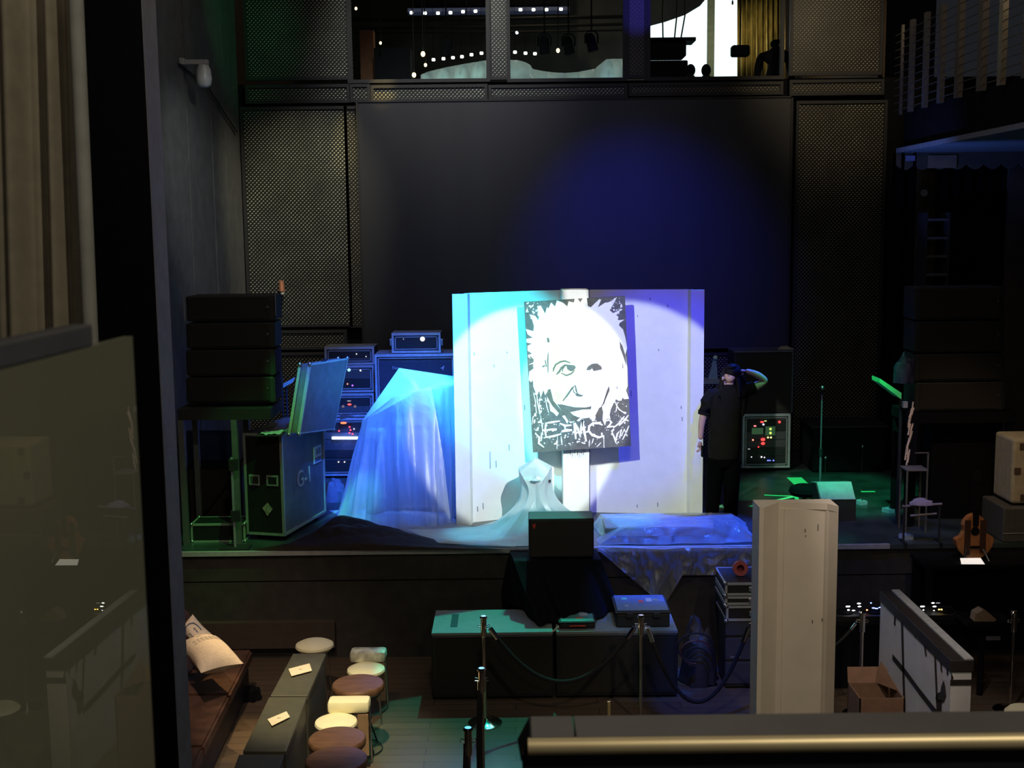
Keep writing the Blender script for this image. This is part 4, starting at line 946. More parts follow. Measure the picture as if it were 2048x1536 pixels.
for x in (0, wr_):
    for y in (0, wl_): mb.box((x + (.008 if x == 0 else -.008), y + (.008 if y == 0 else -.008), .06 + hT / 2 - .03), (e, e, hT - .06))
for z in (.075, hT - .015):
    for y in (0, wl_): mb.box((wr_ / 2, y + (.008 if y == 0 else -.008), z), (wr_, e, e))
    for x in (0, wr_): mb.box((x + (.008 if x == 0 else -.008), wl_ / 2, z), (e, wl_, e))
mb.build('edging', M_edgeg, tr_)
for x in (.12, wr_ - .12):
    for y in (.08, wl_ - .08):
        MB().cyl((x, y - .015, .03), (x, y + .015, .03), .03, n=12).build('caster', M_vblack, tr_)
def pboard(y0, z0, y1, z1, name, m):
    MB().box2((-.014, y0, z0), (-.004, y1, z1), .004).build(name, m, tr_)
pboard(.05, .62, .19, .74, 'recessed_latch', M_edgeg); pboard(.065, .635, .175, .725, 'latch_plate', M_case_dark)
pboard(.27, .62, .40, .74, 'recessed_latch', M_edgeg); pboard(.285, .635, .385, .725, 'latch_plate', M_case_dark)
MB().prism([(-.016, .13, .36), (-.016, .19, .43), (-.016, .25, .37), (-.016, .19, .28)], (.008, 0, 0)).build('worn_sticker', mat('worn_sticker', (.30, .26, .20), .7, var=.6, scale=50), tr_)
def fontobj(txt, size, name, m, parent, loc, rot, ext=0.001):
    cu = bpy.data.curves.new(name, 'FONT'); cu.body = txt; cu.size = size; cu.extrude = ext; cu.align_x = 'CENTER'; cu.align_y = 'CENTER'
    tmp = bpy.data.objects.new(name, cu); C.objects.link(tmp)
    bpy.context.view_layer.update()
    me = bpy.data.meshes.new_from_object(tmp.evaluated_get(bpy.context.evaluated_depsgraph_get()))
    bpy.data.objects.remove(tmp); me.materials.clear(); me.materials.append(m)
    o = bpy.data.objects.new(name, me); C.objects.link(o); o.parent = parent; o.location = loc; o.rotation_euler = rot; return o
fontobj('G-1', .27, 'lettering', M_greypaint, tr_, (wr_ * .50, -.0005, .60), (R(90), 0, 0), .002)
MB().box2((wr_ * .74, -.004, .70), (wr_ * .93, .004, .90)).build('paper_label', mat('label_grey', (.42, .42, .45), .7), tr_)
MB().box2((wr_ * .76, -.006, .72), (wr_ * .91, -.003, .77)).box2((wr_ * .80, -.006, .80), (wr_ * .84, -.003, .87)).box2((wr_ * .86, -.006, .80), (wr_ * .90, -.003, .87)).build('label_print', M_print, tr_)
# lid
BL, BR, TL, TR = at(600, 868, 12.95), at(669, 859, 13.85), at(622, 728, 12.98), at(697, 716, 13.9)
t = thing('case_lid', 'upright grey trunk lid with green-lit edge leaning on the big trunk', 'road case lid', BL)
th = V((-.13, -.03, 0))
q4 = [p - BL for p in (BL, BR, TR, TL)]
def ins(p, c, k): return p.lerp(c, k)
c4 = sum(q4, Vector()) / 4
MB().prism([ins(p, c4, .04) + V((.002, 0, 0)) for p in q4], th * .9).build('panel', mat('lid_laminate', (.13, .13, .135), .55, var=.2, scale=8), t)
mb = MB()
for i in range(4):
    a, b = q4[i], q4[(i + 1) % 4]; ai, bi = ins(a, c4, .09), ins(b, c4, .09)
    mb.prism([a, b, bi, ai], th * .25 + V((0, 0, 0)))
mb.build('edging', mat('lid_edge', (.42, .48, .44), .45, .4), t)
mb = MB()
for i in range(4):
    a, b = q4[i] + th, q4[(i + 1) % 4] + th; ai, bi = ins(a, c4 + th, .09), ins(b, c4 + th, .09)
    mb.prism([a, b, bi, ai], th * -.22)
mb.build('edging', M_edgeg, t)
mb = MB()
for p in q4: mb.sphere(p + th * .1, .024, 10).sphere(p + th * .9, .024, 10)
mb.build('corner_ball', M_steel, t, True)
MB().box(q4[3].lerp(q4[2], .5) + th * .5 + V((0, 0, .008)), (.04, .2, .015)).build('handle', M_black, t)
# clutter on the trunk/riser top
t = thing('keyboard_shelf', 'small cyan-lit tray with a folded cloth on top of the trunk front', 'tray', at(545, 868, 12.85))
MB().box2((-.16, -.1, -.012), (.12, .16, .0), .004).build('tray', M_black, t); MB().grid(lambda u, v: (-.12 + .22 * u, -.07 + .2 * v, .012 + .02 * noise.noise(V((u * 5, v * 5, 0)))), 14, 14).build('cloth', mat('cyan_cloth', (.4, .55, .5), .8), t, True, .006)
t = thing('music_desk', 'tilted blue-cyan lit music desk behind the left speaker stack', 'music stand', at(571, 768, 14.2))
MB().prism([(-.13, 0, -.10), (.09, 0, .02), (.10, .1, .06), (-.10, .1, -.05)], (0, 0, .012)).build('desk', mat('cyan_desk', (.25, .5, .5), .5), t)
MB().cyl((0, .05, -.04), (0, .05, STZ - t.location.z + .02), .014, n=8).build('post', M_black, t); MB().lathe([(0, 0), (.13, 0), (.13, .015), (0, .02)], (0, .05, STZ - t.location.z)).build('base', M_black, t)
t = thing('gooseneck_lamp', 'round green-lit lamp head beside the left speaker stack', 'lamp', at(557, 725, 14.15))
MB().sphere((0, 0, 0), .035, 12).build('head', mat('mint_plastic', (.35, .6, .5), .4), t, True); MB().tube([(0, 0, 0), (.01, .02, -.12), (.03, .02, -.24)], .02, 8).cyl((.03, .02, -.24), (.03, .02, STZ - t.location.z), .012, n=8).build('neck', M_black, t)

# ================================================================== RACKS BEHIND
M_blk = M_black
def led(px, py, Y, name, col, s, parent, r=.012, sx=1.0):
    s = min(s, 2.2) if min(col) < .5 else min(s, 5)
    name_ = name
    p = at(px, py, Y) - parent.location
    return MB().sphere(p, r, 8, (sx, .3, 1)).build(name, glow('%s_glow_%d_%d_%d' % (name, col[0] * 9, col[1] * 9, col[2] * 9), col, s), parent, True)
def rack(name, label, px0, py0, px1, py1, Y, dep, units, cat='equipment rack'):
    a = at(px0, py1, Y); b = at(px1, py0, Y)
    t = thing(name, label, cat, ((a.x + b.x) / 2, Y, a.z)); h = (b.x - a.x) / 2; H = b.z - a.z; e = .028
    MB().box2((-h + .004, .02, .004), (h - .004, dep, H - .004), .01).build('shell', M_laminate, t)
    mb = MB()
    mb.box2((-h, -.01, 0), (-h + e, .03, H)).box2((h - e, -.01, 0), (h, .03, H)).box2((-h + e, -.01, 0), (h - e, .03, e)).box2((-h + e, -.01, H - e), (h - e, .03, H))
    mb.box2((-h, -.005, H - .006), (h, dep, H + .006)).box2((-h - .004, -.005, 0), (-h + .008, dep, e)).box2((h - .008, -.005, 0), (h + .004, dep, e))
    mb.build('edging', M_alu, t)
    mb = MB(); g = e + .016
    mb.box2((-h + g, -.006, g), (-h + g + .010, .03, H - g)).box2((h - g - .01, -.006, g), (h - g, .03, H - g)).box2((-h + g, -.006, g), (h - g, .03, g + .01)).box2((-h + g, -.006, H - g - .01), (h - g, .03, H - g))
    mb.build('inner_edging', M_alu, t)
    z = g + .014; Hin = H - 2 * z
    for (f0, f1, m_) in units:
        MB().box2((-h + g + .014, .004, z + Hin * f0 + .003), (h - g - .014, .05, z + Hin * f1 - .003), .002).build('rack_unit', m_, t)
    return t
M_unit = mat('rack_unit_face', (.018, .018, .02), .45); M_unit2 = mat('rack_unit_grey', (.06, .062, .065), .5)
rA = rack('effects_rack', 'topmost metal-edged rack of the stack left of the tall draped sheet', 650, 694, 748, 730, 16.3, .45, [(0, .3, M_unit2), (.3, 1, M_unit)])
led(713, 708, 16.29, 'indicator', (.9, .9, 1), 4, rA, .007); led(732, 713, 16.29, 'indicator', (.9, .9, 1), 2, rA, .006)
rB = rack('effects_rack', 'second metal-edged rack, with two bright knobs, left of the tall draped sheet', 650, 731, 748, 785, 16.3, .5, [(0, .5, M_unit), (.5, 1, M_unit2)])
led(698, 740, 16.29, 'blue_indicator', (.25, .5, 1), 10, rB, .022); led(721, 741, 16.29, 'indicator', (.9, .9, 1), 1.5, rB, .01); led(705, 771, 16.29, 'violet_indicator', (.3, .1, 1), 6, rB, .013); led(695, 768, 16.29, 'orange_indicator', (1, .4, .2), 1, rB, .012)
rC = rack('effects_rack', 'third metal-edged rack, with a red display, left of the tall draped sheet', 650, 787, 748, 834, 16.3, .5, [(0, .45, M_unit2), (.45, 1, M_unit)])
led(699, 809, 16.29, 'red_display', (1, .08, .05), 5, rC, .014, 2); led(698, 802, 16.29, 'text_strip', (.5, .5, .5), 1, rC, .006, 5); led(686, 813, 16.29, 'knob', (.4, .3, .35), .4, rC, .02); led(710, 813, 16.29, 'knob', (.4, .3, .35), .4, rC, .02)  # knobs get emission so they look lit
rD = rack('effects_rack', 'lowest tall rack with red lights and a glowing blue tube, left of the draped sheet', 640, 836, 748, 952, 16.3, .55, [(0, .25, M_unit), (.28, .45, M_unit), (.66, .8, M_unit2), (.82, 1, M_unit)])
a = at(664, 876, 16.26) - rD.location; b = at(716, 876, 16.26) - rD.location
MB().cyl(a, b, .020, n=12).build('glowing_tube', glow('blue_tube', (.30, .50, 1.0), 5), rD, True)
point('tube_glow', at(690, 880, 16.15), 2.2, (.1, .15, 1.0), .05)
led(687, 846, 16.29, 'orange_display', (1, .18, .05), 5, rD, .015, 3)
for x, y in ((678, 862), (699, 854), (701, 860), (699, 866), (705, 868)): led(x, y, 16.28, 'red_indicator', (1, .06, .08), 10, rD, .013)
for x, y in ((708, 858), (677, 924), (689, 924)): led(x, y, 16.28, 'white_indicator', (1, 1, 1), 4, rD, .008)
MB().prism([at(680, 828, 16.1) - rD.location, at(708, 832, 16.1) - rD.location, at(680, 840, 16.1) - rD.location], (0, .02, 0)).build('pointer_bracket', M_steel, rD)
rE = rack('amplifier_case', 'wide metal-framed amplifier case behind the tall draped sheet', 754, 708, 912, 900, 15.9, .6, [(.55, .97, mat('dark_blue_amp', (.03, .032, .05), .5)), (0, .52, M_unit)])
fontobj('Fen', .06, 'lettering', M_greypaint, rE, at(791, 736, 15.87) - rE.location, (R(90), 0, 0))
MB().prism([at(880, 737, 15.88) - rE.location, at(889, 731, 15.88) - rE.location, at(886, 741, 15.88) - rE.location, at(884, 737, 15.88) - rE.location], (0, .005, 0)).build('arrow_emblem', M_greypaint, rE)
rF = rack('amplifier_head_case', 'small metal-framed amplifier case with carrying sides on top of the wide case', 784, 666, 881, 706, 15.95, .4, [(0, 1, M_unit)])
led(845, 678, 15.94, 'round_knob', (.9, .95, 1), 1.6, rF, .032); led(843, 678, 15.94, 'bright_knob', (.9, .95, 1), 5, rF, .012); led(807, 678, 15.94, 'knob', (.5, .5, .7), .5, rF, .01)  # knobs glow by emission, they are no lamps
for px in (782, 884):
    p = at(px, 684, 15.97) - rF.location; MB().box(p, (.03, .1, .09), None, .006).build('side_latch', M_steel, rF)
for rr_ in ((650, 748, 16.3), (754, 912, 15.9)):
    pass
# plinth trolleys so the racks stand on the deck
for (px0, px1, py, Y, lab) in ((645, 748, 953, 16.35, 'black wheeled base under the left rack stack'), (756, 910, 901, 15.95, 'black crate under the wide amplifier case')):
    a = at(px0, py, Y); b = at(px1, py, Y)
    t = thing('wheeled_base', lab, 'base', ((a.x + b.x) / 2, Y, STZ)); h = (b.x - a.x) / 2
    MB().box2((-h, 0, .06), (h, .5, a.z - STZ - .012), .01).build('crate', M_black, t)
    for x in (-h + .06, h - .06):
        for y in (.07, .43): MB().cyl((x - .015, y, .03), (x + .015, y, .03), .03, n=12).build('caster', M_vblack, t)
# rags beside rack foot
def blob(name, label, cat, c, sx_, sy_, sz_, m, seed=0, amp=.3, n=24):
    mb = MB(); mb.sphere((0, 0, 0), 1, n)
    for v in mb.bm.verts:
        k = 1 + amp * noise.noise(v.co * 1.8 + V((seed, 0, 0))) + amp * .5 * noise.noise(v.co * 5 + V((seed, 0, 3)))
        v.co = V((v.co.x * sx_ * k, v.co.y * sy_ * k, max(0, v.co.z * k) * sz_))
    o = mb.build(name, m, None, True); o.location = c; return tag(o, label, cat)
blob('rag', 'bluish rag bundle at the foot of the lowest rack', 'cloth', G(664, 14.9, STZ), .16, .14, .26, mat('blue_grey_rag', (.12, .15, .2), .8), 3)
# right rack + cabinet
rR = rack('effects_rack', 'metal-framed rack full of red and green lights behind the person', 1484, 828, 1581, 936, 16.4, .6, [(0, .16, M_unit), (.17, .34, M_unit), (.36, .52, M_unit2), (.53, .70, M_unit2), (.72, .96, M_unit)])
for x, y, col, s, r, sx_ in [(1524, 844, (1, .05, .05), 6, .013, 2), (1559, 844, (1, .08, .04), 12, .018, 1), (1527, 849, (.6, .7, 1), 6, .012, 1), (1531, 842, (.7, .8, .2), 3, .006, 3),
                         (1541, 858, (.5, 1, .1), 5, .016, 1), (1541, 866, (.5, 1, .1), 5, .016, 1), (1536, 875, (1, .95, .3), 9, .012, 1), (1542, 875, (1, .95, .3), 9, .012, 1),
                         (1526, 879, (1, .06, .04), 10, .022, 1.4), (1526, 887, (1, .06, .04), 10, .020, 1.4), (1506, 880, (1, .3, .2), 6, .012, 1), (1517, 894, (1, .1, .1), 3, .01, 1), (1510, 852, (1, .2, .2), 2, .01, 2),
                         (1503, 914, (.8, .8, 1), 2, .008, 1), (1523, 914, (.9, .95, 1), 6, .010, 1), (1529, 915, (.9, .95, 1), 3, .008, 1), (1536, 921, (.15, .2, 1), 14, .010, 1.3), (1540, 921, (.15, .2, 1), 14, .010, 1), (1547, 921, (.15, .2, 1), 14, .010, 1.2), (1498, 898, (.5, .5, .5), 1, .006, 3)]:
    led(x, y, 16.39, 'indicator', col, s, rR, r, sx_)
    bpy.data.objects[rR.name]
for (x0_, x1_, y0_, y1_) in ((1504, 1527, 856, 869), (1531, 1551, 853, 871)):
    a = at(x0_, y1_, 16.39) - rR.location; b = at(x1_, y0_, 16.39) - rR.location
    MB().box2((a.x, -.002, a.z), (b.x, .01, b.z), .002).build('meter_window', glow('green_meter', (.05, .14, .06), .5), rR)
a = at(1486, 936, 16.4); b = at(1580, 936, 16.4)
t = thing('wheeled_base', 'black caster base under the right rack', 'base', ((a.x + b.x) / 2, 16.42, STZ)); h = (b.x - a.x) / 2
MB().box2((-h, 0, .07), (h, .55, a.z - STZ - .002), .008).build('crate', M_black, t)
for x in (-h + .08, h - .08):
    for y in (.07, .48): MB().cyl((x - .015, y, .035), (x + .015, y, .035), .035, n=12).build('caster', M_vblack, t)
a = at(1467, 826, 16.42); b = at(1586, 702, 16.42)
t = thing('speaker_cabinet', 'tall black speaker cabinet standing on the right rack behind the person', 'loudspeaker', ((a.x + b.x) / 2, 16.42, a.z)); h = (b.x - a.x) / 2; H = b.z - a.z
MB().box2((-h, 0, 0), (h, .5, H), .012).build('cabinet', mat('navy_black', (.014, .014, .02), .7), t)
MB().box2((-h + .03, -.012, .03), (h - .03, 0, H - .03)).build('grille', M_grille, t)
MB().box2((-h, -.015, H - .012), (h, .5, H + .008)).box2((h - .01, -.015, 0), (h + .005, .02, H)).build('lit_edge', mat('blue_lit_edge', (.10, .12, .15), .5, .3), t)  # blue light along the edges put into this trim's colour
blob('glove', 'pale work glove lying on top of the tall black speaker cabinet', 'glove', at(1570, 699, 16.6), .10, .05, .05, mat('pale_glove', (.30, .28, .24), .8), 8)
# keyboard stand peeking behind right flat
t = thing('keyboard_stand', 'blue-lit keyboard with a small lamp between the flat and the person', 'keyboard', at(1415, 762, 15.4))
MB().box2((-.22, -.1, -.03), (.16, .2, .02), .006).build('keyboard', mat('blue_grey_keys', (.2, .25, .35), .5), t)
for x in (-.15, .1):
    MB().cyl((x, .05, -.03), (x, .05, STZ - t.location.z), .015, n=8).build('leg', M_black, t)
MB().prism([(.02, .05, .02), (.14, .05, .02), (.12, .05, .28), (.09, .05, .30)], (0, .04, 0)).build('music_lamp', mat('blue_lamp_shade', (.2, .35, .6), .5), t)
MB().sphere((.105, .03, .30), .03, 10).build('lamp_head', mat('pale_lamp_head', (.5, .7, .75), .4), t, True)

# ================================================================== PERSON
def skin_body(name, verts, edges, m, parent=None, sub=2, root=0):
    me = bpy.data.meshes.new(name); me.from_pydata([v[0] for v in verts], edges, []); me.materials.append(m)
    o = bpy.data.objects.new(name, me); C.objects.link(o)
    if parent: o.parent = parent
    sk = o.modifiers.new('skin', 'SKIN'); sk.use_smooth_shade = True
    for i, v in enumerate(verts):
        r = v[1]; d = me.skin_vertices[0].data[i]; d.radius = r if isinstance(r, tuple) else (r, r); d.use_root = (i == root)
    su = o.modifiers.new('sub', 'SUBSURF'); su.levels = sub; su.render_levels = sub
    return o
skin_body('body', LATER_PERSON[0], LATER_PERSON[1], M_vblack, LATER_PERSON[2])
PY = 13.6
fp = at(1443, 1036, PY)
PO = V((fp.x, PY, STZ))
per = thing('person', 'person in black tee and trousers, long dark hair, arm raised behind the head', 'person', PO)
def S(px, py, dy=0.0): return at(px, py, PY + dy) - PO
BV = [(S(1447, 898), (.12, .09)), (S(1449, 860), (.14, .10)), (S(1450, 820), (.145, .105)), (S(1449, 795), (.12, .085)), (S(1456, 769), (.060, .060)), (S(1461, 757, -.02), (.052, .056)),
      (S(1461, 748, -.04), (.076, .090)), (S(1455, 764, -.085), (.050, .055)),
      (S(1425, 794), (.055, .05)), (S(1408, 825, -.02), (.048, .05)), (S(1403, 850, -.04), (.040, .04)), (S(1401, 880, -.08), (.026, .030)),
      (S(1476, 792), (.055, .05)), (S(1506, 776, .04), (.056, .056)), (S(1533, 761, .02), (.044, .046)), (S(1512, 748, -.02), (.040, .042)), (S(1490, 741, -.02), (.028, .03)),
      (S(1433, 922), (.080, .085)), (S(1427, 962), (.075, .078)), (S(1424, 1010), (.052, .055)), (S(1423, 1028), (.042, .045)), (S(1420, 1033, -.12), (.040, .025)),
      (S(1461, 922), (.080, .085)), (S(1462, 962), (.075, .078)), (S(1462, 1012), (.052, .055)), (S(1461, 1032), (.042, .045)), (S(1461, 1037, -.12), (.040, .025))]
BE = [(0, 1), (1, 2), (2, 3), (3, 4), (4, 5), (5, 6), (6, 7), (3, 8), (8, 9), (9, 10), (10, 11), (3, 12), (12, 13), (13, 14), (14, 15), (15, 16), (0, 17), (17, 18), (18, 19), (19, 20), (20, 21), (0, 22), (22, 23), (23, 24), (24, 25), (25, 26)]
skin_body('body', BV, BE, M_skin, per)
def loft(mb, rings, n=28):
    R_ = []
    for c, rx, ry in rings:
        R_.append([mb.bm.verts.new(V(c) + V((rx * math.cos(2 * PI * k / n), ry * math.sin(2 * PI * k / n), 0))) for k in range(n)])
    for i in range(len(R_) - 1):
        for k in range(n): mb.bm.faces.new((R_[i][k], R_[i][(k + 1) % n], R_[i + 1][(k + 1) % n], R_[i + 1][k]))
    mb.bm.faces.new(R_[0]); mb.bm.faces.new(R_[-1]); return mb
mb = loft(MB(), [(S(1447, 915), .175, .135), (S(1448, 895), .188, .145), (S(1449, 865), .182, .14), (S(1450, 825), .188, .142), (S(1450, 800), .200, .138), (S(1450, 788), .198, .125), (S(1451, 779), .165, .11), (S(1454, 772), .10, .085), (S(1456, 768), .068, .07)])
mb.tube([S(1436, 793), S(1424, 790), S(1414, 806, -.01), (S(1409, 824, -.015)), (S(1408, 830, -.02))], [.07, .088, .082, .076, .070], 16)
mb.tube([S(1462, 790), S(1477, 786), S(1494, 780, .03), S(1510, 774, .035)], [.07, .085, .082, .070], 16)
mb.build('tee_shirt', M_tee, per, True)
mb = loft(MB(), [(S(1447, 932), .15, .12), (S(1447, 915), .172, .135), (S(1447, 898), .165, .13)])
mb.tube([S(1440, 905), S(1431, 925), S(1428, 965), S(1425, 1010), S(1424, 1030)], [.10, .112, .095, .080, .076], 18)
mb.tube([S(1454, 905), S(1462, 925), S(1463, 965), S(1462, 1012), S(1462, 1033)], [.10, .112, .095, .080, .076], 18)
mb.build('trousers', M_trousers, per, True)
for px, py in ((1423, 1030), (1462, 1032)):
    a = S(px, py, -.04); 
    MB().box2((a.x - .05, a.y - .14, 0.0), (a.x + .05, a.y + .13, .085), .03).build('shoe', M_vblack, per, True)
hb = MB()
hb.sphere(S(1466, 744, .0), .098, 24, (1.0, 1.08, .98)); hb.sphere(S(1464, 734, -.035), .058, 18, (1.15, 1.1, .70))
loft(hb, [(S(1472, 745, .03), .075, .07), (S(1478, 762, .035), .082, .07), (S(1483, 785, .02), .075, .06), (S(1485, 808, .0), .060, .045), (S(1484, 828, -.02), .030, .03), (S(1482, 836, -.02), .012, .012)], 22)
hb.tube([S(1452, 736, -.01), S(1446, 750, .0), S(1441, 772, -.05), S(1439, 796, -.11), S(1440, 812, -.12)], [.030, .030, .026, .020, .008], 12)
hb.tube([S(1474, 748, -.05), S(1477, 770, -.08), S(1478, 795, -.11)], [.028, .030, .012], 12)
hb.build('hair', M_hair, per, True)
MB().sphere(S(1446, 757, -.125), .018, 12, (.8, 1, 1.3)).build('nose', M_skin, per, True)
for px in (1447, 1457): MB().sphere(S(px, 751, -.115), .007, 10, (1.5, .6, .6)).build('eye', mat('eye_dark', (.03, .02, .02), .3), per, True)
MB().sphere(S(1450, 764, -.135), .018, 10, (1.2, .5, .35)).build('mouth', mat('lips', (.25, .10, .08), .5), per, True)
MB().sphere(S(1473, 756, -.05), .020, 10, (.4, .7, 1.3)).build('ear', M_skin, per, True)
def hand(parent, palm, d, side, curl, name='hand'):
    d = V(d).normalized(); side = V(side); side = (side - d * side.dot(d)).normalized(); nrm = d.cross(side).normalized()
    vs_ = [(palm, (.024, .018)), (palm + d * .045, (.036, .017)), (palm + d * .075, (.036, .016))]; ed = [(0, 1), (1, 2)]
    skin_body(name, vs_, ed, M_skin, parent, 1)
    ln = [.060, .072, .068, .052]
    for k in range(4):
        b = palm + d * .072 + side * (-.028 + .0187 * k); L_ = ln[k]
        p1 = b + d * L_ * .45 + nrm * curl * .012; p2 = p1 + (d * (1 - curl) + nrm * curl).normalized() * L_ * .33; p3 = p2 + (d * (1 - 1.5 * curl) + nrm * curl * 1.3).normalized() * L_ * .28
        skin_body('finger', [(b, .0095), (p1, .009), (p2, .0085), (p3, .007)], [(0, 1), (1, 2), (2, 3)], M_skin, parent, 1)
    b = palm + d * .025 - side * .028
    skin_body('thumb', [(b, .011), (b - side * .022 + d * .025 + nrm * .01, .0105), (b - side * .026 + d * .055 + nrm * .022, .009)], [(0, 1), (1, 2)], M_skin, parent, 1)
hand(per, S(1400, 882, -.085), (0.02, -.05, -1), (0, -1, 0), .55)
hand(per, S(1492, 742, -.02), (-1, -.15, .1), (0, 0, 1), .5)
t = thing('phone', 'small dark phone held in the lowered hand of the person', 'phone', PO + S(1404, 902, -.11))
MB().box2((-.008, -.036, -.065), (.008, .036, .065), .004).build('case', M_vblack, t); MB().box2((.008, -.033, -.06), (.0085, .033, .06)).build('screen', mat('dark_glass', (.01, .01, .012), .1), t)

# ================================================================== RIGHT STAGE DETAILS
def tape(pts, w_, label, y=0):
    P = [atz(*p, STZ + .004) for p in pts]
    o = MB().ribbon(P, w_, (0, 0, 1)).build('floor_tape', M_tape, None, False, .003); tag(o, label, 'tape', 'strips of green tape on the stage deck'); return o
tape([(1588, 955), (1612, 977)], .20, 'short wide green tape patch on the deck right of the rack')
tape([(1528, 990), (1602, 993)], .035, 'thin level green tape line on the deck')
tape([(1500, 1013), (1540, 1003), (1594, 992)], .05, 'slanting green tape line meeting the level one on the deck')
tape([(1722, 983), (1750, 983)], .05, 'small green tape dash at the right of the tilted monitor')
tape([(1432, 1012), (1446, 1012)], .13, 'bright tape patch between the legs of the person')
tape([(1590, 990), (1596, 1002)], .05, 'stub of green tape at the tape corner')
def mic_stand(px, pyt, pyb, label, r=.011):
    b = atz(px, pyb, STZ); tp = at(px, pyt, b.y)
    t = thing('microphone_stand', label, 'microphone stand', (b.x, b.y, STZ)); h = tp.z - STZ
    MB().cyl((0, 0, .02), (0, 0, h * .45), r * 1.3, n=10).cyl((0, 0, h * .45), (0, 0, h - .08), r * .8, n=10).build('pole', mat('grey_tube', (.30, .30, .34), .4, .6), t, True)
    MB().cyl((0, 0, h * .44), (0, 0, h * .5), r * 2, n=10).build('clutch', M_black, t)
    MB().lathe([(0, 0), (.14, 0), (.13, .02), (.03, .03), (0, .03)]).build('base', M_black, t, True)
    MB().tube([(0, 0, h - .08), (0, -.03, h - .04), (-.02, -.08, h)], .014, 8).build('microphone', M_black, t, True)
    MB().sphere((-.02, -.09, h + .01), .024, 10).build('grille_ball', M_steel, t, True)
mic_stand(1639, 775, 1018, 'straight microphone stand on the right of the stage')
# wedge monitor tilted (cyan light put into its pale tops)
bw = atz(1675, 1042, STZ)
t = thing('wedge_monitor', 'wedge monitor with cyan-lit slanted top behind the cream column', 'loudspeaker', (bw.x, bw.y, STZ)); h = .21
MB().prism([(-h, 0, 0), (-h, 0, .24), (-h, .20, .40), (-h, .42, .36), (-h, .42, 0)], (2 * h, 0, 0)).build('cabinet', mat('brown_black_box', (.03, .024, .02), .6), t)
MB().prism([(-h + .01, .0, .246), (-h + .01, .20, .408), (h - .01, .20, .408), (h - .01, .0, .246)], (0, -.01, .012)).build('slanted_top', mat('pale_top', (.42, .50, .50), .5), t)
MB().prism([(-h, .20, .408), (h, .20, .408), (h, .42, .368), (-h, .42, .368)], (0, 0, .01)).build('top_panel', mat('pale_top2', (.35, .42, .42), .5), t)
bw = atz(1612, 1026, STZ)
t = thing('drum_stool', 'rounded dark blue-lit stool left of the wedge monitor', 'stool', (bw.x, bw.y + .1, STZ))
MB().lathe([(0, .20), (.16, .20), (.185, .24), (.17, .29), (.1, .32), (0, .325)], n=28).build('seat', M_vblack, t, True)
MB().cyl((0, 0, .02), (0, 0, .2), .025, n=10).build('post', M_black, t)
for k in range(3): MB().cyl((0, 0, .12), (.15 * math.cos(k * 2.1), .15 * math.sin(k * 2.1), 0.01), .012, n=8).build('leg', M_black, t)
# low dark drum riser clutter at back right
t = thing('covered_riser', 'low dark covered riser at the back right of the stage', 'riser', (at(1690, 960, 16.3).x, 16.3, STZ))
MB().box2((-.45, 0, 0), (.55, .8, .62), .03).build('riser', M_vblack, t); MB().box2((-.48, -.02, .62), (.58, .82, .65), .01).build('top_cover', M_black, t)
for i, (x, y) in enumerate(((1652, 916), (1726, 893), (1643, 962), (1652, 967))):
    p = at(x, y, 16.2); t = thing('chrome_clamp', ['shiny clamp high on the left of the dark riser', 'tiny shiny clamp at the right top of the dark riser', 'left one of two shiny clamps low in front of the dark riser', 'right one of two shiny clamps low in front of the dark riser'][i], 'clamp', (p.x, 16.22, STZ))
    MB().cyl((0, 0, .0), (0, 0, p.z - STZ), .008, n=8).build('rod', M_black, t); MB().sphere((0, 0, p.z - STZ), .022, 10).build('wing_nut', M_steel, t, True); MB().lathe([(0, 0), (.05, 0), (0, .012)]).build('foot', M_black, t)
# pedals and blue clutter at right stage edge
for i, (x, y, lab) in enumerate(((1777, 1020, 'small cyan-lit pedal at the right end of the stage'), (1812, 1073, 'small pale pedal at the right corner of the stage edge'), (1722, 1004, 'tiny bright pedal behind the wedge monitor'))):
    p = atz(x, y + 4, STZ); t = thing('effects_pedal', lab, 'pedal', (p.x, p.y, STZ), .4)
    MB().prism([(-.05, -.06, 0), (.05, -.06, 0), (.05, .06, 0), (-.05, .06, 0)], (0, 0, .045)).build('body', mat('pale_blue_enamel', (.35, .45, .6), .4), t); MB().cyl((0, -.02, .045), (0, -.02, .06), .012, n=10).build('switch', M_steel, t)
t = thing('instrument_rack', 'dark guitar rack with pale bars at the right end of the stage', 'guitar rack', atz(1840, 1085, STZ))
for x in (-.18, .2):
    MB().box2((x - .015, -.1, 0), (x + .015, .1, .02)).cyl((x, 0, 0), (x, 0, .42), .012, n=8).build('upright', M_black, t)
MB().cyl((-.2, 0, .40), (.22, 0, .42), .014, n=8).build('padded_bar', mat('grey_pad', (.22, .2, .25), .8), t); MB().cyl((-.12, -.02, .30), (.16, -.02, .32), .012, n=8).build('padded_bar', MATS['grey_pad'], t)
blob('folded_cloth', 'pale crumpled cloth on the dark guitar rack', 'cloth', atz(1840, 1085, STZ) + V((.0, 0, .42)), .12, .08, .06, mat('mauve_cloth', (.28, .25, .32), .8), 4)

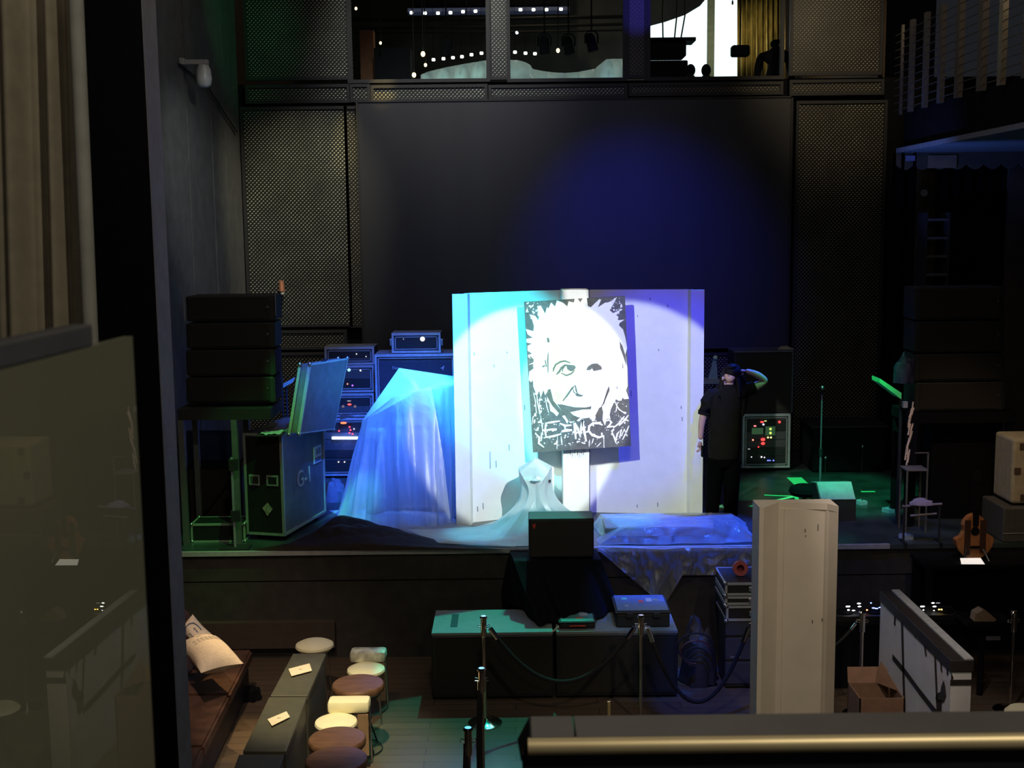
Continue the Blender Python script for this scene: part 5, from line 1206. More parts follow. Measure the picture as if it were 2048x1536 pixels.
# right speaker stack
R4 = line_array(1831, 2008, [572, 640, 705, 762, 822], 13.4, ['topmost black line array box of the right stack', 'second black line array box from the top of the right stack', 'third black line array box from the top of the right stack', 'lowest black line array box of the right stack'], 'line array boxes of the right stack')
t = thing('steel_riser', 'dark riser carrying the right speaker stack', 'riser', (at(1920, 900, 13.4).x, 13.4, STZ)); zp = at(1920, 822, 13.4).z - STZ - .012
MB().box2((-.6, -.05, zp - .12), (.6, .6, zp)).build('top_deck', M_vblack, t)
for x in (-.55, .55):
    for y in (0, .55): MB().box2((x - .04, y - .03, 0), (x + .04, y + .03, zp - .12)).build('leg', M_vblack, t)
MB().box2((-.25, .2, 0), (.55, .5, zp - .15)).build('side_block', M_vblack, t)
# green edge strip (angled lighting bar)
a = at(1760, 757, 13.3); b = at(1803, 795, 13.3)
t = thing('angled_case_edge', 'slanting bright green edge board left of the right speaker stack', 'board', a)
MB().prism([V((0, 0, 0)), V((.0, 0, -.05)), b - a + V((0, 0, -.02)), b - a + V((.0, 0, .05))], (.0, .3, 0)).build('board', mat('green_edge', (.15, .95, .30), .6), t)  # green put straight into the board's colour
MB().cyl((b - a) + V((.03, .1, -.03)), V((b.x - a.x + .03, .1, STZ - a.z)), .02, n=10).build('post', M_black, t)
MB().box(b - a + V((.04, .0, -.08)), (.05, .05, .07)).build('clip', mat('grey_clip', (.35, .35, .35), .5), t)
blob('blue_bundle', 'dark blue wrapped bundle on top of the slanting board', 'bundle', at(1808, 765, 13.35), .13, .10, .30, mat('navy_fabric', (.02, .022, .06), .7, bump=.3), 6, .35)
# straw coloured wicker piece
t = thing('wicker_sheaf', 'narrow sheaf of straw-coloured sticks below the slanting board', 'wicker', (at(1818, 930, 13.22).x, 13.22, STZ))
rn = random.Random(5)
for k in range(22):
    f = k / 21; y0_ = 930 - 105 * f; x0_ = 1812 + 10 * f + rn.uniform(-3, 3)
    a = at(x0_, y0_, 13.22) - t.location; b = at(x0_ + rn.uniform(2, 7), y0_ - rn.uniform(14, 26), 13.22) - t.location; b.y = a.y + .02
    MB().cyl(a, b, .009, .007, 6).build('stick', mat('straw', (.85, .66, .42), .6), t)
MB().box2((-.03, .03, 0), (.09, .06, at(1815, 822, 13.22).z - STZ)).build('backing_board', M_vblack, t)
t = thing('side_table', 'small grey side table with steel frame by the straw sheaf', 'table', (at(1832, 930, 13.1).x, 13.1, STZ)); zt_ = at(1830, 935, 13.1).z - STZ
MB().box2((-.14, -.12, zt_ - .02), (.10, .12, zt_), .004).build('top', mat('grey_top', (.16, .15, .13), .5), t)
for x in (-.13, .09):
    for y in (-.11, .11): MB().box2((x - .008, y - .008, 0), (x + .008, y + .008, zt_ - .02)).build('leg', M_strap, t)
MB().box2((.085, -.118, zt_), (.10, -.10, zt_ + .19)).box2((-.05, -.118, zt_ + .18), (.10, -.10, zt_ + .192)).build('rail', M_strap, t)

# right side structure: walls, balcony
struct(MB().box2((at(1835, 500, 17).x, 16.9, 0), (at(1880, 500, 17).x, 17.2, 5.6)).build('wall_strip_right', M_brownwall), 'narrow brown wall strip right of the stage')
struct(MB().box2((at(2012, 500, 16.4).x, 16.4, 0), (8.6, 16.6, 5.6)).build('wall_side_right', M_brownwall), 'brown wall at the far right')
t = thing('wall_speaker', 'small round pale ring on the brown wall strip', 'wall fitting', at(1848, 386, 16.88))
mb = MB(); mb.lathe([(.032, 0), (.05, 0), (.05, .012), (.032, .012)], n=24); bmesh.ops.rotate(mb.bm, cent=(0, 0, 0), matrix=Matrix.Rotation(R(90), 3, 'X'), verts=mb.bm.verts); mb.build('ring', M_greypaint, t, True)
t = thing('wall_sconce', 'brown bracket lamp on the narrow brown wall strip', 'lamp', at(1846, 488, 16.85))
MB().box2((-.09, 0, -.08), (.06, .05, .1), .02).build('back_plate', mat('bracket_brown', (.20, .11, .07), .5), t); MB().cyl((0, -.04, -.05), (0, -.04, .05), .05, .03, 14).build('shade', MATS['bracket_brown'], t, True)
t = thing('shelf_unit', 'dim grey shelves behind the right speaker stack', 'shelves', at(1868, 570, 15.9)); 
for k in range(4): MB().box2((-.12, 0, .12 + k * .24), (.16, .3, .15 + k * .24)).build('shelf', mat('dim_grey', (.07, .07, .075), .6), t)
MB().box2((-.14, 0, STZ - t.location.z), (-.11, .3, .95)).box2((.16, 0, STZ - t.location.z), (.19, .3, .95)).build('side_panel', M_black, t)
def legc(px0, px1, Y, lab, py0=300):
    a = at(px0, 300, Y); b = at(px1, 300, Y); n = max(20, int((b.x - a.x) * 60))
    f = lambda u, v: V((a.x + (b.x - a.x) * u, Y + .05 * math.sin(u * (b.x - a.x) * 40), STZ + (5.55 - STZ) * v))
    tag(MB().grid(f, n, 3).build('leg_curtain', M_drape, None, True, .01), lab, 'curtain')
legc(1787, 1834, 16.4, 'black leg curtain at the right edge of the stage')
legc(1878, 2012, 16.5, 'wide black curtain behind the right speaker stack')
# balcony slab with blue-lit soffit
bx0 = 5.2
bs_ = struct(thing('ceiling_side_balcony', 'right side balcony slab with blue-lit underside', 'balcony')); del bs_['category']
zsf = at(1785, 306, 16.4).z
MB().box2((bx0, 2, zsf), (8.6, 16.4, zsf + .06)).build('soffit', mat('soffit_grey', (.20, .21, .24), .7), bs_)
MB().box2((bx0 + .1, 2, zsf + .06), (8.6, 16.4, 6.1)).build('slab', M_vblack, bs_)
# scalloped pelmet under far edge
pel = thing('scalloped_pelmet', 'scalloped fabric pelmet hanging under the balcony end at the right', 'pelmet', (bx0, 16.36, zsf))
pts = [(0, 0, 0)]
n = 14; Lp = 3.3
for k in range(n * 8 + 1):
    x = Lp * k / (n * 8); pts.append((x, 0, -.16 - .07 * abs(math.sin(PI * x / (Lp / n)))))
pts.append((Lp, 0, 0))
MB().prism(pts, (0, .03, 0)).build('fabric', mat('pelmet_brown', (.10, .075, .05), .8), pel)
MB().box2((.42, -.02, -.21), (.80, 0, -.04)).build('patch', mat('tan_patch', (.30, .18, .11), .7), pel)
MB().box2((.12, -.02, -.11), (.24, 0, -.04)).build('tab', mat('lilac_tab', (.3, .3, .5), .7), pel)
# balcony railing
rl = thing('balcony_railing', 'steel balcony railing with flat uprights and thin cables at the upper right', 'railing', (bx0 + .05, 0, 6.1))
M_post = mat('post_grey', (.13, .115, .10), .5, .2)
for px, w_ in ((1780, .05), (1799, .09), (1826, .09), (1856, .10), (1890, .11), (1934, .12), (1972, .10), (2022, .13), (2085, .13)):
    Yp = (bx0 + .05) * FPX / (px - 1024) * .985
    m_ = M_strap if px == 1972 else M_post
    MB().box2((-w_ * .30, Yp - w_ / 2, -.05), (w_ * .30, Yp + w_ / 2, 1.12 if px != 1972 else 2.6)).build('upright', m_, rl)
for k in range(11):
    MB().cyl((0, 8, .02 + .1 * k), (0, 16.7, .02 + .1 * k), .006, n=6).build('cable', M_post, rl)
tag(MB().box2((6.4, 13.4, 6.1), (7.0, 14.5, 9.6)).build('brown_column', mat('column_brown', (.13, .10, .075), .7)), 'brown wall block behind the balcony railing', 'column')
blob('dark_plant', 'dark leafy clump behind the balcony railing at the far right', 'plant', V((6.6, 12.4, 6.12)), .4, .4, 1.5, M_vblack, 12, .5)
point('balcony_warm', (6.3, 11.8, 7.6), 14, (1.0, .75, .5), .1)

# far right details under the balcony
t = thing('small_opening', 'tiny bright opening with a red and white shape deep at the far right', 'window', at(1976, 840, 15.4)); oo = t.location
MB().box2(at(1968, 856, 15.4) - oo, at(1985, 825, 15.42) - oo).build('pane', mat('bright_opening', (.1, .1, .06), .5, emis=(.75, .8, .5), es=.9, var=.6, scale=30), t)  # brightness comes from emission in the pane itself
MB().box2(at(1971, 850, 15.38) - oo, at(1982, 845, 15.37) - oo).build('red_shape', glow('red_glow', (1, .15, .1), .7), t); MB().box2(at(1971, 856, 15.38) - oo, at(1984, 851, 15.37) - oo).build('white_shape', glow('white_shape', (.8, .85, .9), .6), t)
MB().box2(at(1962, 856, 15.5) - oo, V((at(1990, 820, 15.5) - oo).to_tuple()) + V((0, .1, 0))).build('surround', M_vblack, t)
MB().box2((-.1, .05, STZ - oo.z), (.1, .25, -.1)).build('pillar', M_vblack, t)
t = thing('mauve_notice', 'dim mauve L-shaped notice on the dark pillar at the far right', 'notice', at(1942, 890, 14.9)); oo = t.location
MB().prism([at(1938, 867, 14.9) - oo, at(1964, 866, 14.9) - oo, at(1962, 912, 14.9) - oo, at(1922, 911, 14.9) - oo, at(1923, 897, 14.9) - oo, at(1937, 895, 14.9) - oo], (0, .01, 0)).build('sheet', M_poster, t)
MB().box2((-.2, .01, STZ - oo.z), (.3, .2, .3)).build('board', M_vblack, t)
t = thing('cream_cabinet', 'cream cabinet with small dark vents at the right edge', 'cabinet', at(2022, 1008, 12.6)); oo = t.location
MB().box2((0, 0, 0), (.7, .5, at(2022, 878, 12.6).z - oo.z), .03).build('cabinet', mat('aged_cream', (.42, .36, .24), .6), t)
for (x, y) in ((2035, 942), (2047, 995), (2046, 893)):
    p = at(x, y, 12.6) - oo; MB().box2((p.x - .035, -.008, p.z - .035), (p.x + .035, 0, p.z + .035)).build('vent', mat('vent_brown', (.08, .05, .03), .7), t)
t = thing('grey_box', 'grey box under the cream cabinet at the right edge', 'box', (at(2009, 1120, 12.45).x, 12.52, STZ))
MB().box2((0, 0, 0), (.9, .6, at(2022, 1012, 12.6).z - STZ - .002), .015).build('body', mat('dim_grey_box', (.075, .07, .062), .6), t)
MB().box2((0, -.006, .10), (.9, 0, .104)).build('trim_line', M_greypaint, t)
# guitar on black table
gt = thing('side_desk', 'black desk in front of the stage at the far right', 'desk', (at(1950, 1130, 11.9).x, 11.9, 0)); zg = at(1950, 1130, 11.9).z
MB().box2((-.5, 0, zg - .05), (1.3, .5, zg), .01).build('top', M_vblack, gt)
for x in (-.45, 1.25):
    for y in (.04, .45): MB().box2((x - .03, y - .03, 0), (x + .03, y + .03, zg - .05)).build('leg', M_vblack, gt)
MB().box2((-.42, .45, .1), (1.22, .47, zg - .05)).build('back_panel', M_vblack, gt)
t = thing('guitar', 'brown acoustic guitar leaning upright at the far right', 'guitar', (at(1948, 1120, 12.1).x, 12.1, zg)); gz = .0
k = .0050
prof = []
for i in range(48):
    a_ = 2 * PI * i / 48; r_ = 1.0
    x = math.sin(a_); z = -math.cos(a_)
    wv = .20 if z < 0 else .145
    waist = 1 - .22 * math.exp(-((z - .25) / .22) ** 2)
    prof.append((x * wv * (waist if abs(x) > .3 else 1), 0, .24 + z * .235))
MB().prism(prof, (0, .09, 0)).build('body', M_wood, t)
MB().box2((-.028, -.02, .36), (.028, .01, .80)).build('neck', M_vblack, t); MB().box2((-.04, -.018, .80), (.04, .01, .93), .01).build('headstock', M_vblack, t)
mb = MB(); mb.lathe([(.0, 0), (.045, 0), (.045, .004), (0, .004)], n=24); bmesh.ops.rotate(mb.bm, cent=(0, 0, 0), matrix=Matrix.Rotation(R(90), 3, 'X'), verts=mb.bm.verts); bmesh.ops.translate(mb.bm, vec=(0, -.002, .30), verts=mb.bm.verts); mb.build('sound_hole', M_vblack, t)
MB().box2((-.06, -.012, .12), (.06, 0, .145)).build('bridge', M_vblack, t)
MB().box2((-.11, -.015, .05), (-.05, -.001, .42)).box2((.05, -.015, .08), (.11, -.001, .42)).build('dark_bars', mat('bar_brown', (.05, .02, .012), .5), t)
t = thing('guitar_stand', 'small tripod stand holding the brown guitar', 'stand', (at(1948, 1120, 12.1).x, 12.13, zg))
for s in (-1, 1): MB().tube([(s * .13, -.1, .0), (s * .10, -.06, .08), (0, .12, .35)], .010, 6).build('leg', M_steel if s > 0 else M_black, t)
MB().cyl((0, .12, .35), (0, .2, 0), .01, n=6).build('rear_leg', M_black, t)
t = thing('bright_paper', 'bright white sheet lying at the foot of the guitar', 'paper', (at(1946, 1122, 11.95).x, 11.92, zg))
MB().prism([(-.13, 0, .004), (.11, 0, .0), (.10, .09, .04), (-.11, .09, .04)], (0, 0, .003)).build('sheet', mat('glowing_paper', (.8, .75, .7), .5, emis=(1, .92, .86), es=.8), t)  # paper emits on its own to look brightly lit

# DJ mixers with small lights
def mixer(px, py, Y, label, leds, supp):
    t = thing('dj_mixer', label, 'mixer', (at(px, py, Y).x, Y, at(px, py, Y).z - .06)); 
    MB().prism([(-.26, -.14, 0), (.26, -.14, 0), (.26, .16, 0), (-.26, .16, 0)], (0, 0, .05)).build('body', M_black, t)
    for s in (-1, 1): MB().lathe([(0, .05), (.09, .05), (.09, .062), (0, .066)], (s * .15, 0, 0), 24).build('jog_wheel', M_vblack, t)
    for x, y, col, s, r, sx_ in leds:
        p = at(x, y, Y - .05) - t.location; MB().sphere(p, r, 8, (sx_, .5, .6)).build('indicator', glow('led_%d_%d_%d' % (col[0] * 9, col[1] * 9, col[2] * 9), col, s), t, True)
    return t
Wt, Bl, Or, Rd = (1, 1, 1), (.15, .25, 1), (1, .6, .1), (1, .25, .1)
m1 = mixer(1718, 1222, 11.7, 'small console with white and blue lights left of the white counter', [(1696, 1213, Wt, 8, .012, 2), (1697, 1220, Wt, 8, .009, 1.5), (1707, 1221, Wt, 6, .008, 2), (1718, 1207, Wt, 5, .010, 2), (1719, 1213, Wt, 5, .009, 2), (1734, 1220, Rd, 8, .010, 1), (1742, 1206, Bl, 8, .009, 1), (1747, 1216, Bl, 8, .009, 2), (1753, 1217, Bl, 8, .009, 2), (1760, 1215, Bl, 5, .008, 2), (1722, 1222, Bl, 4, .007, 2), (1698, 1231, (.4, .4, .4), 1, .006, 4)], 0)
m2 = mixer(1860, 1220, 11.7, 'small console with amber lights behind the white counter', [(1845, 1213, Wt, 8, .012, 2), (1847, 1220, Wt, 4, .008, 1), (1866, 1206, Wt, 6, .010, 1.6), (1869, 1213, Wt, 7, .010, 2), (1868, 1221, Wt, 5, .007, 1), (1878, 1219, Or, 9, .010, 1), (1883, 1219, Or, 9, .010, 1), (1876, 1206, (.6, .6, .7), 1, .006, 4)], 0)
mz = m1.location.z
ms = thing('mixer_desk', 'long black desk carrying the two small lit consoles', 'desk', (at(1790, 1240, 11.7).x, 11.45, 0))
MB().box2((-.85, 0.03, mz - .04), (.7, .42, mz - .002), .008).build('top', M_vblack, ms)
MB().box2((-.82, .05, 0), (.67, .08, mz - .04)).build('front_panel', M_vblack, ms)
for x in (-.8, .64): MB().box2((x - .03, .08, 0), (x + .03, .40, mz - .04)).build('side_panel', M_vblack, ms)
t = thing('tan_cloth', 'tan folded cloth on a dark stand right of the white counter', 'cloth', at(1973, 1243, 11.2))
mb = MB(); mb.prism([at(1949, 1243, 11.2) - t.location, at(1952, 1228, 11.2) - t.location, at(1966, 1220, 11.2) - t.location, at(1978, 1226, 11.2) - t.location, at(1993, 1239, 11.2) - t.location, at(1990, 1243, 11.2) - t.location], (0, .12, 0)); mb.build('fabric', mat('tan_fabric', (.38, .25, .15), .8, bump=.2), t)
MB().box2((-.2, -.05, -.04), (.25, .3, 0)).cyl((0, .1, -.04), (0, .1, -t.location.z), .03, n=10).build('stand', M_vblack, t)
MB().box2((-.02, -.055, -.17), (.12, -.05, -.13)).build('label_plate', mat('dim_label', (.10, .10, .11), .6), t)
# silver case stack + red mug thing
def xcase(px0, px1, py0, py1, Y, lab, nm='silver_case'):
    a = at(px0, py1, Y); b = at(px1, py0, Y); t = thing(nm, lab, 'equipment case', ((a.x + b.x) / 2, Y, a.z)); h = (b.x - a.x) / 2; H = b.z - a.z - .004; e = .022
    MB().box2((-h + .004, .004, .004), (h - .004, .55, H - .004)).build('body', M_case_dark, t)
    mb = MB(); mb.box2((-h, -.006, 0), (h, .012, e)).box2((-h, -.006, H - e), (h, .012, H)).box2((-h, -.006, 0), (-h + e, .012, H)).box2((h - e, -.006, 0), (h, .012, H)).box2((-h - .003, 0, 0), (-h + .01, .56, e)).box2((-h - .003, 0, H - e), (-h + .01, .56, H)).box2((h - .01, 0, 0), (h + .003, .56, H)).box2((-h, .54, H - e), (h, .56, H))
    mb.build('edging', M_alu, t); MB().box((0, -.012, H / 2), (.08, .014, .05), None, .004).build('latch', M_steel, t); MB().sphere((-h, 0, H), .02, 8).sphere((-h, 0, 0), .02, 8).build('corner_ball', M_steel, t, True); return t, h, H
c3, h3, H3 = xcase(1452, 1560, 1210, 1242, 11.5, 'lowest silver-edged case of the stack left of the cream column')
c2, h2, H2 = xcase(1450, 1560, 1191, 1210, 11.5, 'middle silver-edged case of the stack left of the cream column')
c1, h1, H1 = xcase(1450, 1560, 1164, 1191, 11.5, 'topmost silver-edged case of the stack, with a red round object on top')
zb = c3.location.z
t = thing('amplifier_tower', 'black equipment tower under the silver-edged cases', 'equipment rack', (c3.location.x, 11.5, 0)); 
MB().box2((-.26, .02, .02), (.30, .50, zb - .03), .01).build('shell', M_black, t)
for k in range(3): MB().box2((-.27, .005, .06 + k * .25), (.27, .02, .28 + k * .25), .003).build('rack_unit', mat('dark_slate', (.03, .032, .038), .5), t)
MB().box2((-.22, .0, .33), (-.12, .005, .345)).box2((.02, .0, .33), (.22, .005, .345)).build('print', mat('dim_print', (.12, .12, .13), .5), t)
t = thing('tape_roll', 'dull red round tape roll standing on the silver-edged cases', 'tape roll', (at(1480, 1150, 11.75).x, 11.75, c1.location.z + H1 + .075))
mb = MB(); mb.lathe([(.038, -.03), (.075, -.03), (.075, .03), (.038, .03), (.038, -.03)], n=28); bmesh.ops.rotate(mb.bm, cent=(0, 0, 0), matrix=Matrix.Rotation(R(80), 3, 'X'), verts=mb.bm.verts); mb.build('roll', mat('dull_red', (.32, .06, .06), .5), t, True)
blob('cable_coil_bag', 'dark tool bag full of cables right of the subwoofers', 'bag', V((at(1396, 1330, 11.6).x + .04, 11.75, 0)), .19, .2, .62, mat('bag_black', (.025, .02, .02), .7, bump=.4), 9, .35)
for k in range(3):
    r_ = .12 + .03 * k; cpt = V((at(1390, 1300, 11.5).x, 11.48, .36 + .05 * k))
    tag(MB().tube([cpt + V((r_ * math.cos(a_ / 4), -.03 * math.sin(a_ / 8), r_ * .8 * math.sin(a_ / 4))) for a_ in range(1, 20)], .009, 6).build('cable', M_rope if k != 1 else mat('dark_red_cable', (.08, .02, .02), .5), None, True), ['innermost loop of black cable on the tool bag', 'dark red loop of cable on the tool bag', 'outermost loop of black cable on the tool bag'][k], 'cable')

# ================================================================== CREAM COLUMN
Yc = 9.0; a = at(1519, 1015, Yc); b = at(1678, 1015, Yc)
t = thing('scenic_flat', 'tall cream faceted scenic column standing in the right foreground', 'scenic column', (a.x, Yc, 0)); Wd = b.x - a.x; H = a.z
def X(px): return at(px, 1200, Yc).x - at(1519, 1200, Yc).x
x = [0, .035, .045, X(1565), X(1576), X(1662) - .015, X(1664), Wd]
y = [0, .0, .03, .20, .17, .155, .12, .02]
# plan profile of the folded face
pl = [(0, 0, 0), (.035, .0, 0), (.05, .02, 0), (X(1567), .17, 0), (X(1577), .155, 0), (X(1578), .15, 0), (X(1657), .12, 0), (X(1660), .105, 0), (X(1664), .09, 0), (Wd, .01, 0), (Wd, .26, 0), (0, .26, 0)]
ht = H
bm_ = MB(); bm_.prism(pl, (0, 0, ht - .05)); bm_.build('shaft', M_cream, t)
MB().prism([(0, 0, ht - .05), (.035, 0, ht - .05), (X(1567), .17, ht - .05), (X(1660), .105, ht - .05), (Wd, .01, ht - .05), (Wd, .26, ht - .05), (0, .26, ht - .05)], (0, 0, .05)).build('cap', M_cream, t)
mb = MB()
for (px, py, l) in ((1619, 1069, 7), (1644, 1062, 12), (1637, 1253, 6), (1656, 1249, 6), (1620, 1080, 3)):
    mb.box((X(px), .12 + (X(1657) - X(px)) / (X(1657) - X(1578)) * .03 - .006, at(px, py, Yc).z), (.006, .006, l * Yc / 2400))
mb.build('scuff_marks', mat('scuff_grey', (.2, .18, .16), .8), t)

# ================================================================== WHITE COUNTER
A_ = at(1905, 1426, 9.3); xr = at(1943, 1350, 9.25).x; xl = at(1902, 1350, 9.25).x
zc = .0; near = 9.25; 
ztopn = at(1905, 1320, near).z; far = 11.1
t = thing('bar_counter', 'white counter end with dark painted lines and dripping top at the right', 'counter', (xl, near, 0)); Wc = xr - xl; Dp = far - near; H = ztopn
MB().box2((0, 0, 0), (Wc, Dp, H - .10)).build('body', M_counter, t)
MB().box2((-.01, -.01, H - .10), (Wc + .015, Dp + .01, H), .006).build('top_slab', M_ink, t)
MB().box2((Wc * .62, .0, H), (Wc + .012, Dp, H + .012)).build('top_edge', M_greypaint, t)
def sidep(y, z): return V((-.004, y, z))
mb = MB()
def sl(pts, w_): mb.ribbon([sidep(*p) for p in pts], w_, (-1, 0, 0))
def sy(px, py):   # point on the left face plane x = xl
    d = ray(px, py); s = xl / d.x; p = V((0, 0, CAMZ)) + d * s; return (p.y - near, p.z)
for (x0_, y0_, x1_, y1_, w_) in ((1804, 1212, 1810, 1426, .05), (1792, 1215, 1790, 1250, .04), (1797, 1210, 1799, 1240, .04), (1828, 1246, 1832, 1275, .035), (1847, 1265, 1853, 1312, .035), (1870, 1285, 1876, 1426, .035), (1881, 1296, 1884, 1343, .028), (1895, 1310, 1896, 1350, .03)):
    sl([sy(x0_, y0_), sy(x1_, y1_)], w_)
sl([sy(1786, 1314), sy(1810, 1342), sy(1840, 1383), sy(1874, 1426)], .05)
MB_poly = [sy(1884, 1372), sy(1888, 1361), sy(1891, 1372), sy(1893, 1392), sy(1888, 1404), sy(1881, 1404), sy(1876, 1404), sy(1872, 1396), sy(1876, 1386), sy(1882, 1384)]
mb.poly([sidep(*p) for p in MB_poly]); mb.poly([sidep(*p) for p in (sy(1878, 1400), sy(1884, 1400), sy(1884, 1430), sy(1878, 1430))])
mb.build('painted_lines', M_ink, t, thick=.004)
MB().box2((-.004, -.006, H - .21), (Wc + .004, 0, H - .165)).build('painted_band', M_ink, t)
MB().prism([(0, -.005, H - .10), (.02, -.005, H - .15), (.0, -.005, H - .2)], (0, .003, 0)).build('painted_band', M_ink, t)
# cardboard box
p = at(1755, 1425, 9.6)
t = thing('cardboard_box', 'open brown cardboard box left of the white counter', 'box', (at(1764, 1425, 9.7).x, 9.7, 0)); zb_ = at(1760, 1397, 9.7).z
MB().box2((-.19, 0, .02), (.19, .01, zb_)).box2((-.19, .35, .02), (.19, .36, zb_)).box2((-.19, 0, .02), (-.18, .36, zb_)).box2((.18, 0, .02), (.19, .36, zb_)).box2((-.19, 0, .0), (.19, .36, .02)).build('carton', M_cardboard, t)
MB().prism([(-.19, .36, zb_), (.19, .36, zb_), (.17, .46, zb_ + .10), (-.17, .46, zb_ + .10)], (0, .006, .004)).build('flap', M_cardboard, t)
MB().prism([(.05, .36, zb_), (.19, .15, zb_), (.10, .38, zb_ + .18)], (0, .006, .004)).build('flap', M_cardboard, t)
# small cream round thing at right edge
t = thing('round_stool', 'cream stool top just showing over the ledge at the far right edge', 'stool', (at(2052, 1425, 9.6).x, 9.6, 0)); z_ = at(2050, 1419, 9.6).z
MB().lathe([(0, z_ - .06), (.15, z_ - .06), (.17, z_ - .03), (.14, z_), (0, z_ + .01)]).build('seat', M_creamvinyl, t, True); MB().cyl((0, 0, 0.02), (0, 0, z_ - .06), .03, n=10).build('post', M_steel, t); MB().lathe([(0, 0), (.18, 0), (.18, .01), (0, .03)]).build('base', M_steel, t)
# small gold rod above ledge
t = thing('candle_post', 'short bright gold post rising just above the ledge', 'post', (at(1218, 1425, 9.8).x, 9.8, 0)); z_ = at(1218, 1403, 9.8).z
MB().cyl((0, 0, .02), (0, 0, z_), .014, n=12).build('rod', mat('bright_gold', (.95, .75, .35), .25, .6), t, True); MB().lathe([(0, 0), (.09, 0), (.09, .012), (0, .02)]).build('base', M_gold, t)

# ================================================================== BENCH, PILLOWS, TABLES, STOOLS
zs = .45; e1 = atz(505, 1298, zs); e2 = atz(385, 1536, zs)
bn = thing('bench', 'long dark brown leather banquette along the left wall', 'bench', (0, 0, 0))
def bxe(yv): return e1.x + (e2.x - e1.x) * (yv - e1.y) / (e2.y - e1.y)
ys_ = [e1.y, 10.4, 9.3, 8.2, 7.0]
for i in range(4):
    ya, yb = ys_[i], ys_[i + 1]
    mb = MB(); mb.prism([(XL + .25, ya - .006, zs - .12), (bxe(ya), ya - .006, zs - .12), (bxe(yb), yb + .006, zs - .12), (XL + .25, yb + .006, zs - .12)], (0, 0, .12))
    bmesh.ops.bevel(mb.bm, geom=list(mb.bm.edges), offset=.02, segments=2, affect='EDGES'); mb.build('seat_cushion', M_leather, bn, True)
MB().prism([(XL + .05, e1.y, 0.02), (bxe(e1.y) - .05, e1.y, 0.02), (bxe(7) - .05, 7, 0.02), (XL + .05, 7, 0.02)], (0, 0, zs - .142)).build('base', M_case_dark, bn)
bkx = at(352, 1200, e1.y).x
for i in range(4):
    ya, yb = ys_[i], ys_[i + 1]
    mb = MB(); mb.prism([(bkx + .30, ya - .005, zs), (bkx + .30, yb + .005, zs), (bkx + .12, yb + .005, zs + .42), (bkx + .12, ya - .005, zs + .42)], (-.12, 0, 0)); bmesh.ops.bevel(mb.bm, geom=list(mb.bm.edges), offset=.02, segments=2, affect='EDGES'); mb.build('back_cushion', M_leather, bn, True)
def pillow(label, corners, th, loc_mid, print_kind):
    P = [V(c) for c in corners]; c0 = sum(P, Vector()) / 4; t = thing('pillow', label, 'pillow', c0, group='cream printed pillows on the bench'); Q = [p - c0 for p in P]
    nrm = (Q[1] - Q[0]).cross(Q[3] - Q[0]).normalized()
    if nrm.z < 0: nrm = -nrm
    mb = MB()
    def surf(s):
        def f(u, v):
            p = Q[0] * (1 - u) * (1 - v) + Q[1] * u * (1 - v) + Q[2] * u * v + Q[3] * (1 - u) * v
            pin = 1 - .10 * (math.sin(PI * u) * (1 - math.sin(PI * v)) + math.sin(PI * v) * (1 - math.sin(PI * u)))
            p = p * pin
            b = (math.sin(PI * u) * math.sin(PI * v)) ** .45
            return p + nrm * s * th * b * (1 + .12 * noise.noise(V((u * 4, v * 4, s)))) 
        return f
    mb.grid(surf(1), 24, 24); mb.grid(surf(-1), 24, 24); bmesh.ops.remove_doubles(mb.bm, verts=mb.bm.verts, dist=.0005)
    mb.build('cushion', M_pillow, t, True)
    f = surf(1)
    mb = MB()
    def on(u, v): return V(f(u, v)) + nrm * .004
    if print_kind == 0:
        pts = [on(.30, .15), on(.27, .35), on(.30, .60), on(.38, .75), on(.55, .80), on(.72, .78)]
        mb.ribbon(pts, .018, nrm)
        for k in range(4): mb.ribbon([on(.5 + .05 * k, .25), on(.52 + .05 * k, .62)], .014 if k % 2 else .022, nrm)
    else:
        for k, v in enumerate((.55, .61, .66)):
            for j in range(7): mb.ribbon([on(.16 + .1 * j, v), on(.16 + .1 * j + .07, v)], .010, nrm)
        mb.ribbon([on(.12, .74), on(.4, .77), on(.8, .74)], .007, nrm)
    mb.build('print', M_print if print_kind == 0 else mat('faded_print', (.35, .33, .34), .8), t, thick=.001)
Yp = 10.9
pillow('cream pillow with dark arch print propped upright on the bench end', [at(360, 1262, 11.0), at(405, 1310, 10.7), at(428, 1272, 10.95), at(385, 1228, 11.1)], .09, None, 0)
z0 = zs + .02
pillow('cream pillow with faded lettering lying on the bench in front of the upright one', [at(402, 1346, 10.05), at(488, 1327, 10.3), at(432, 1273, 10.85), at(354, 1286, 10.7)], .13, None, 1)
zt_ = .72
edges = [(1307, 1391, 586, 652, 541, 615), (1394, 1502, 538, 613, 486, 572), (1509, 1640, 478, 568, 430, 520)]
labs = ['farthest of the three narrow grey tables beside the bench', 'middle narrow grey table beside the bench', 'nearest narrow grey table, cut off by the bottom edge']
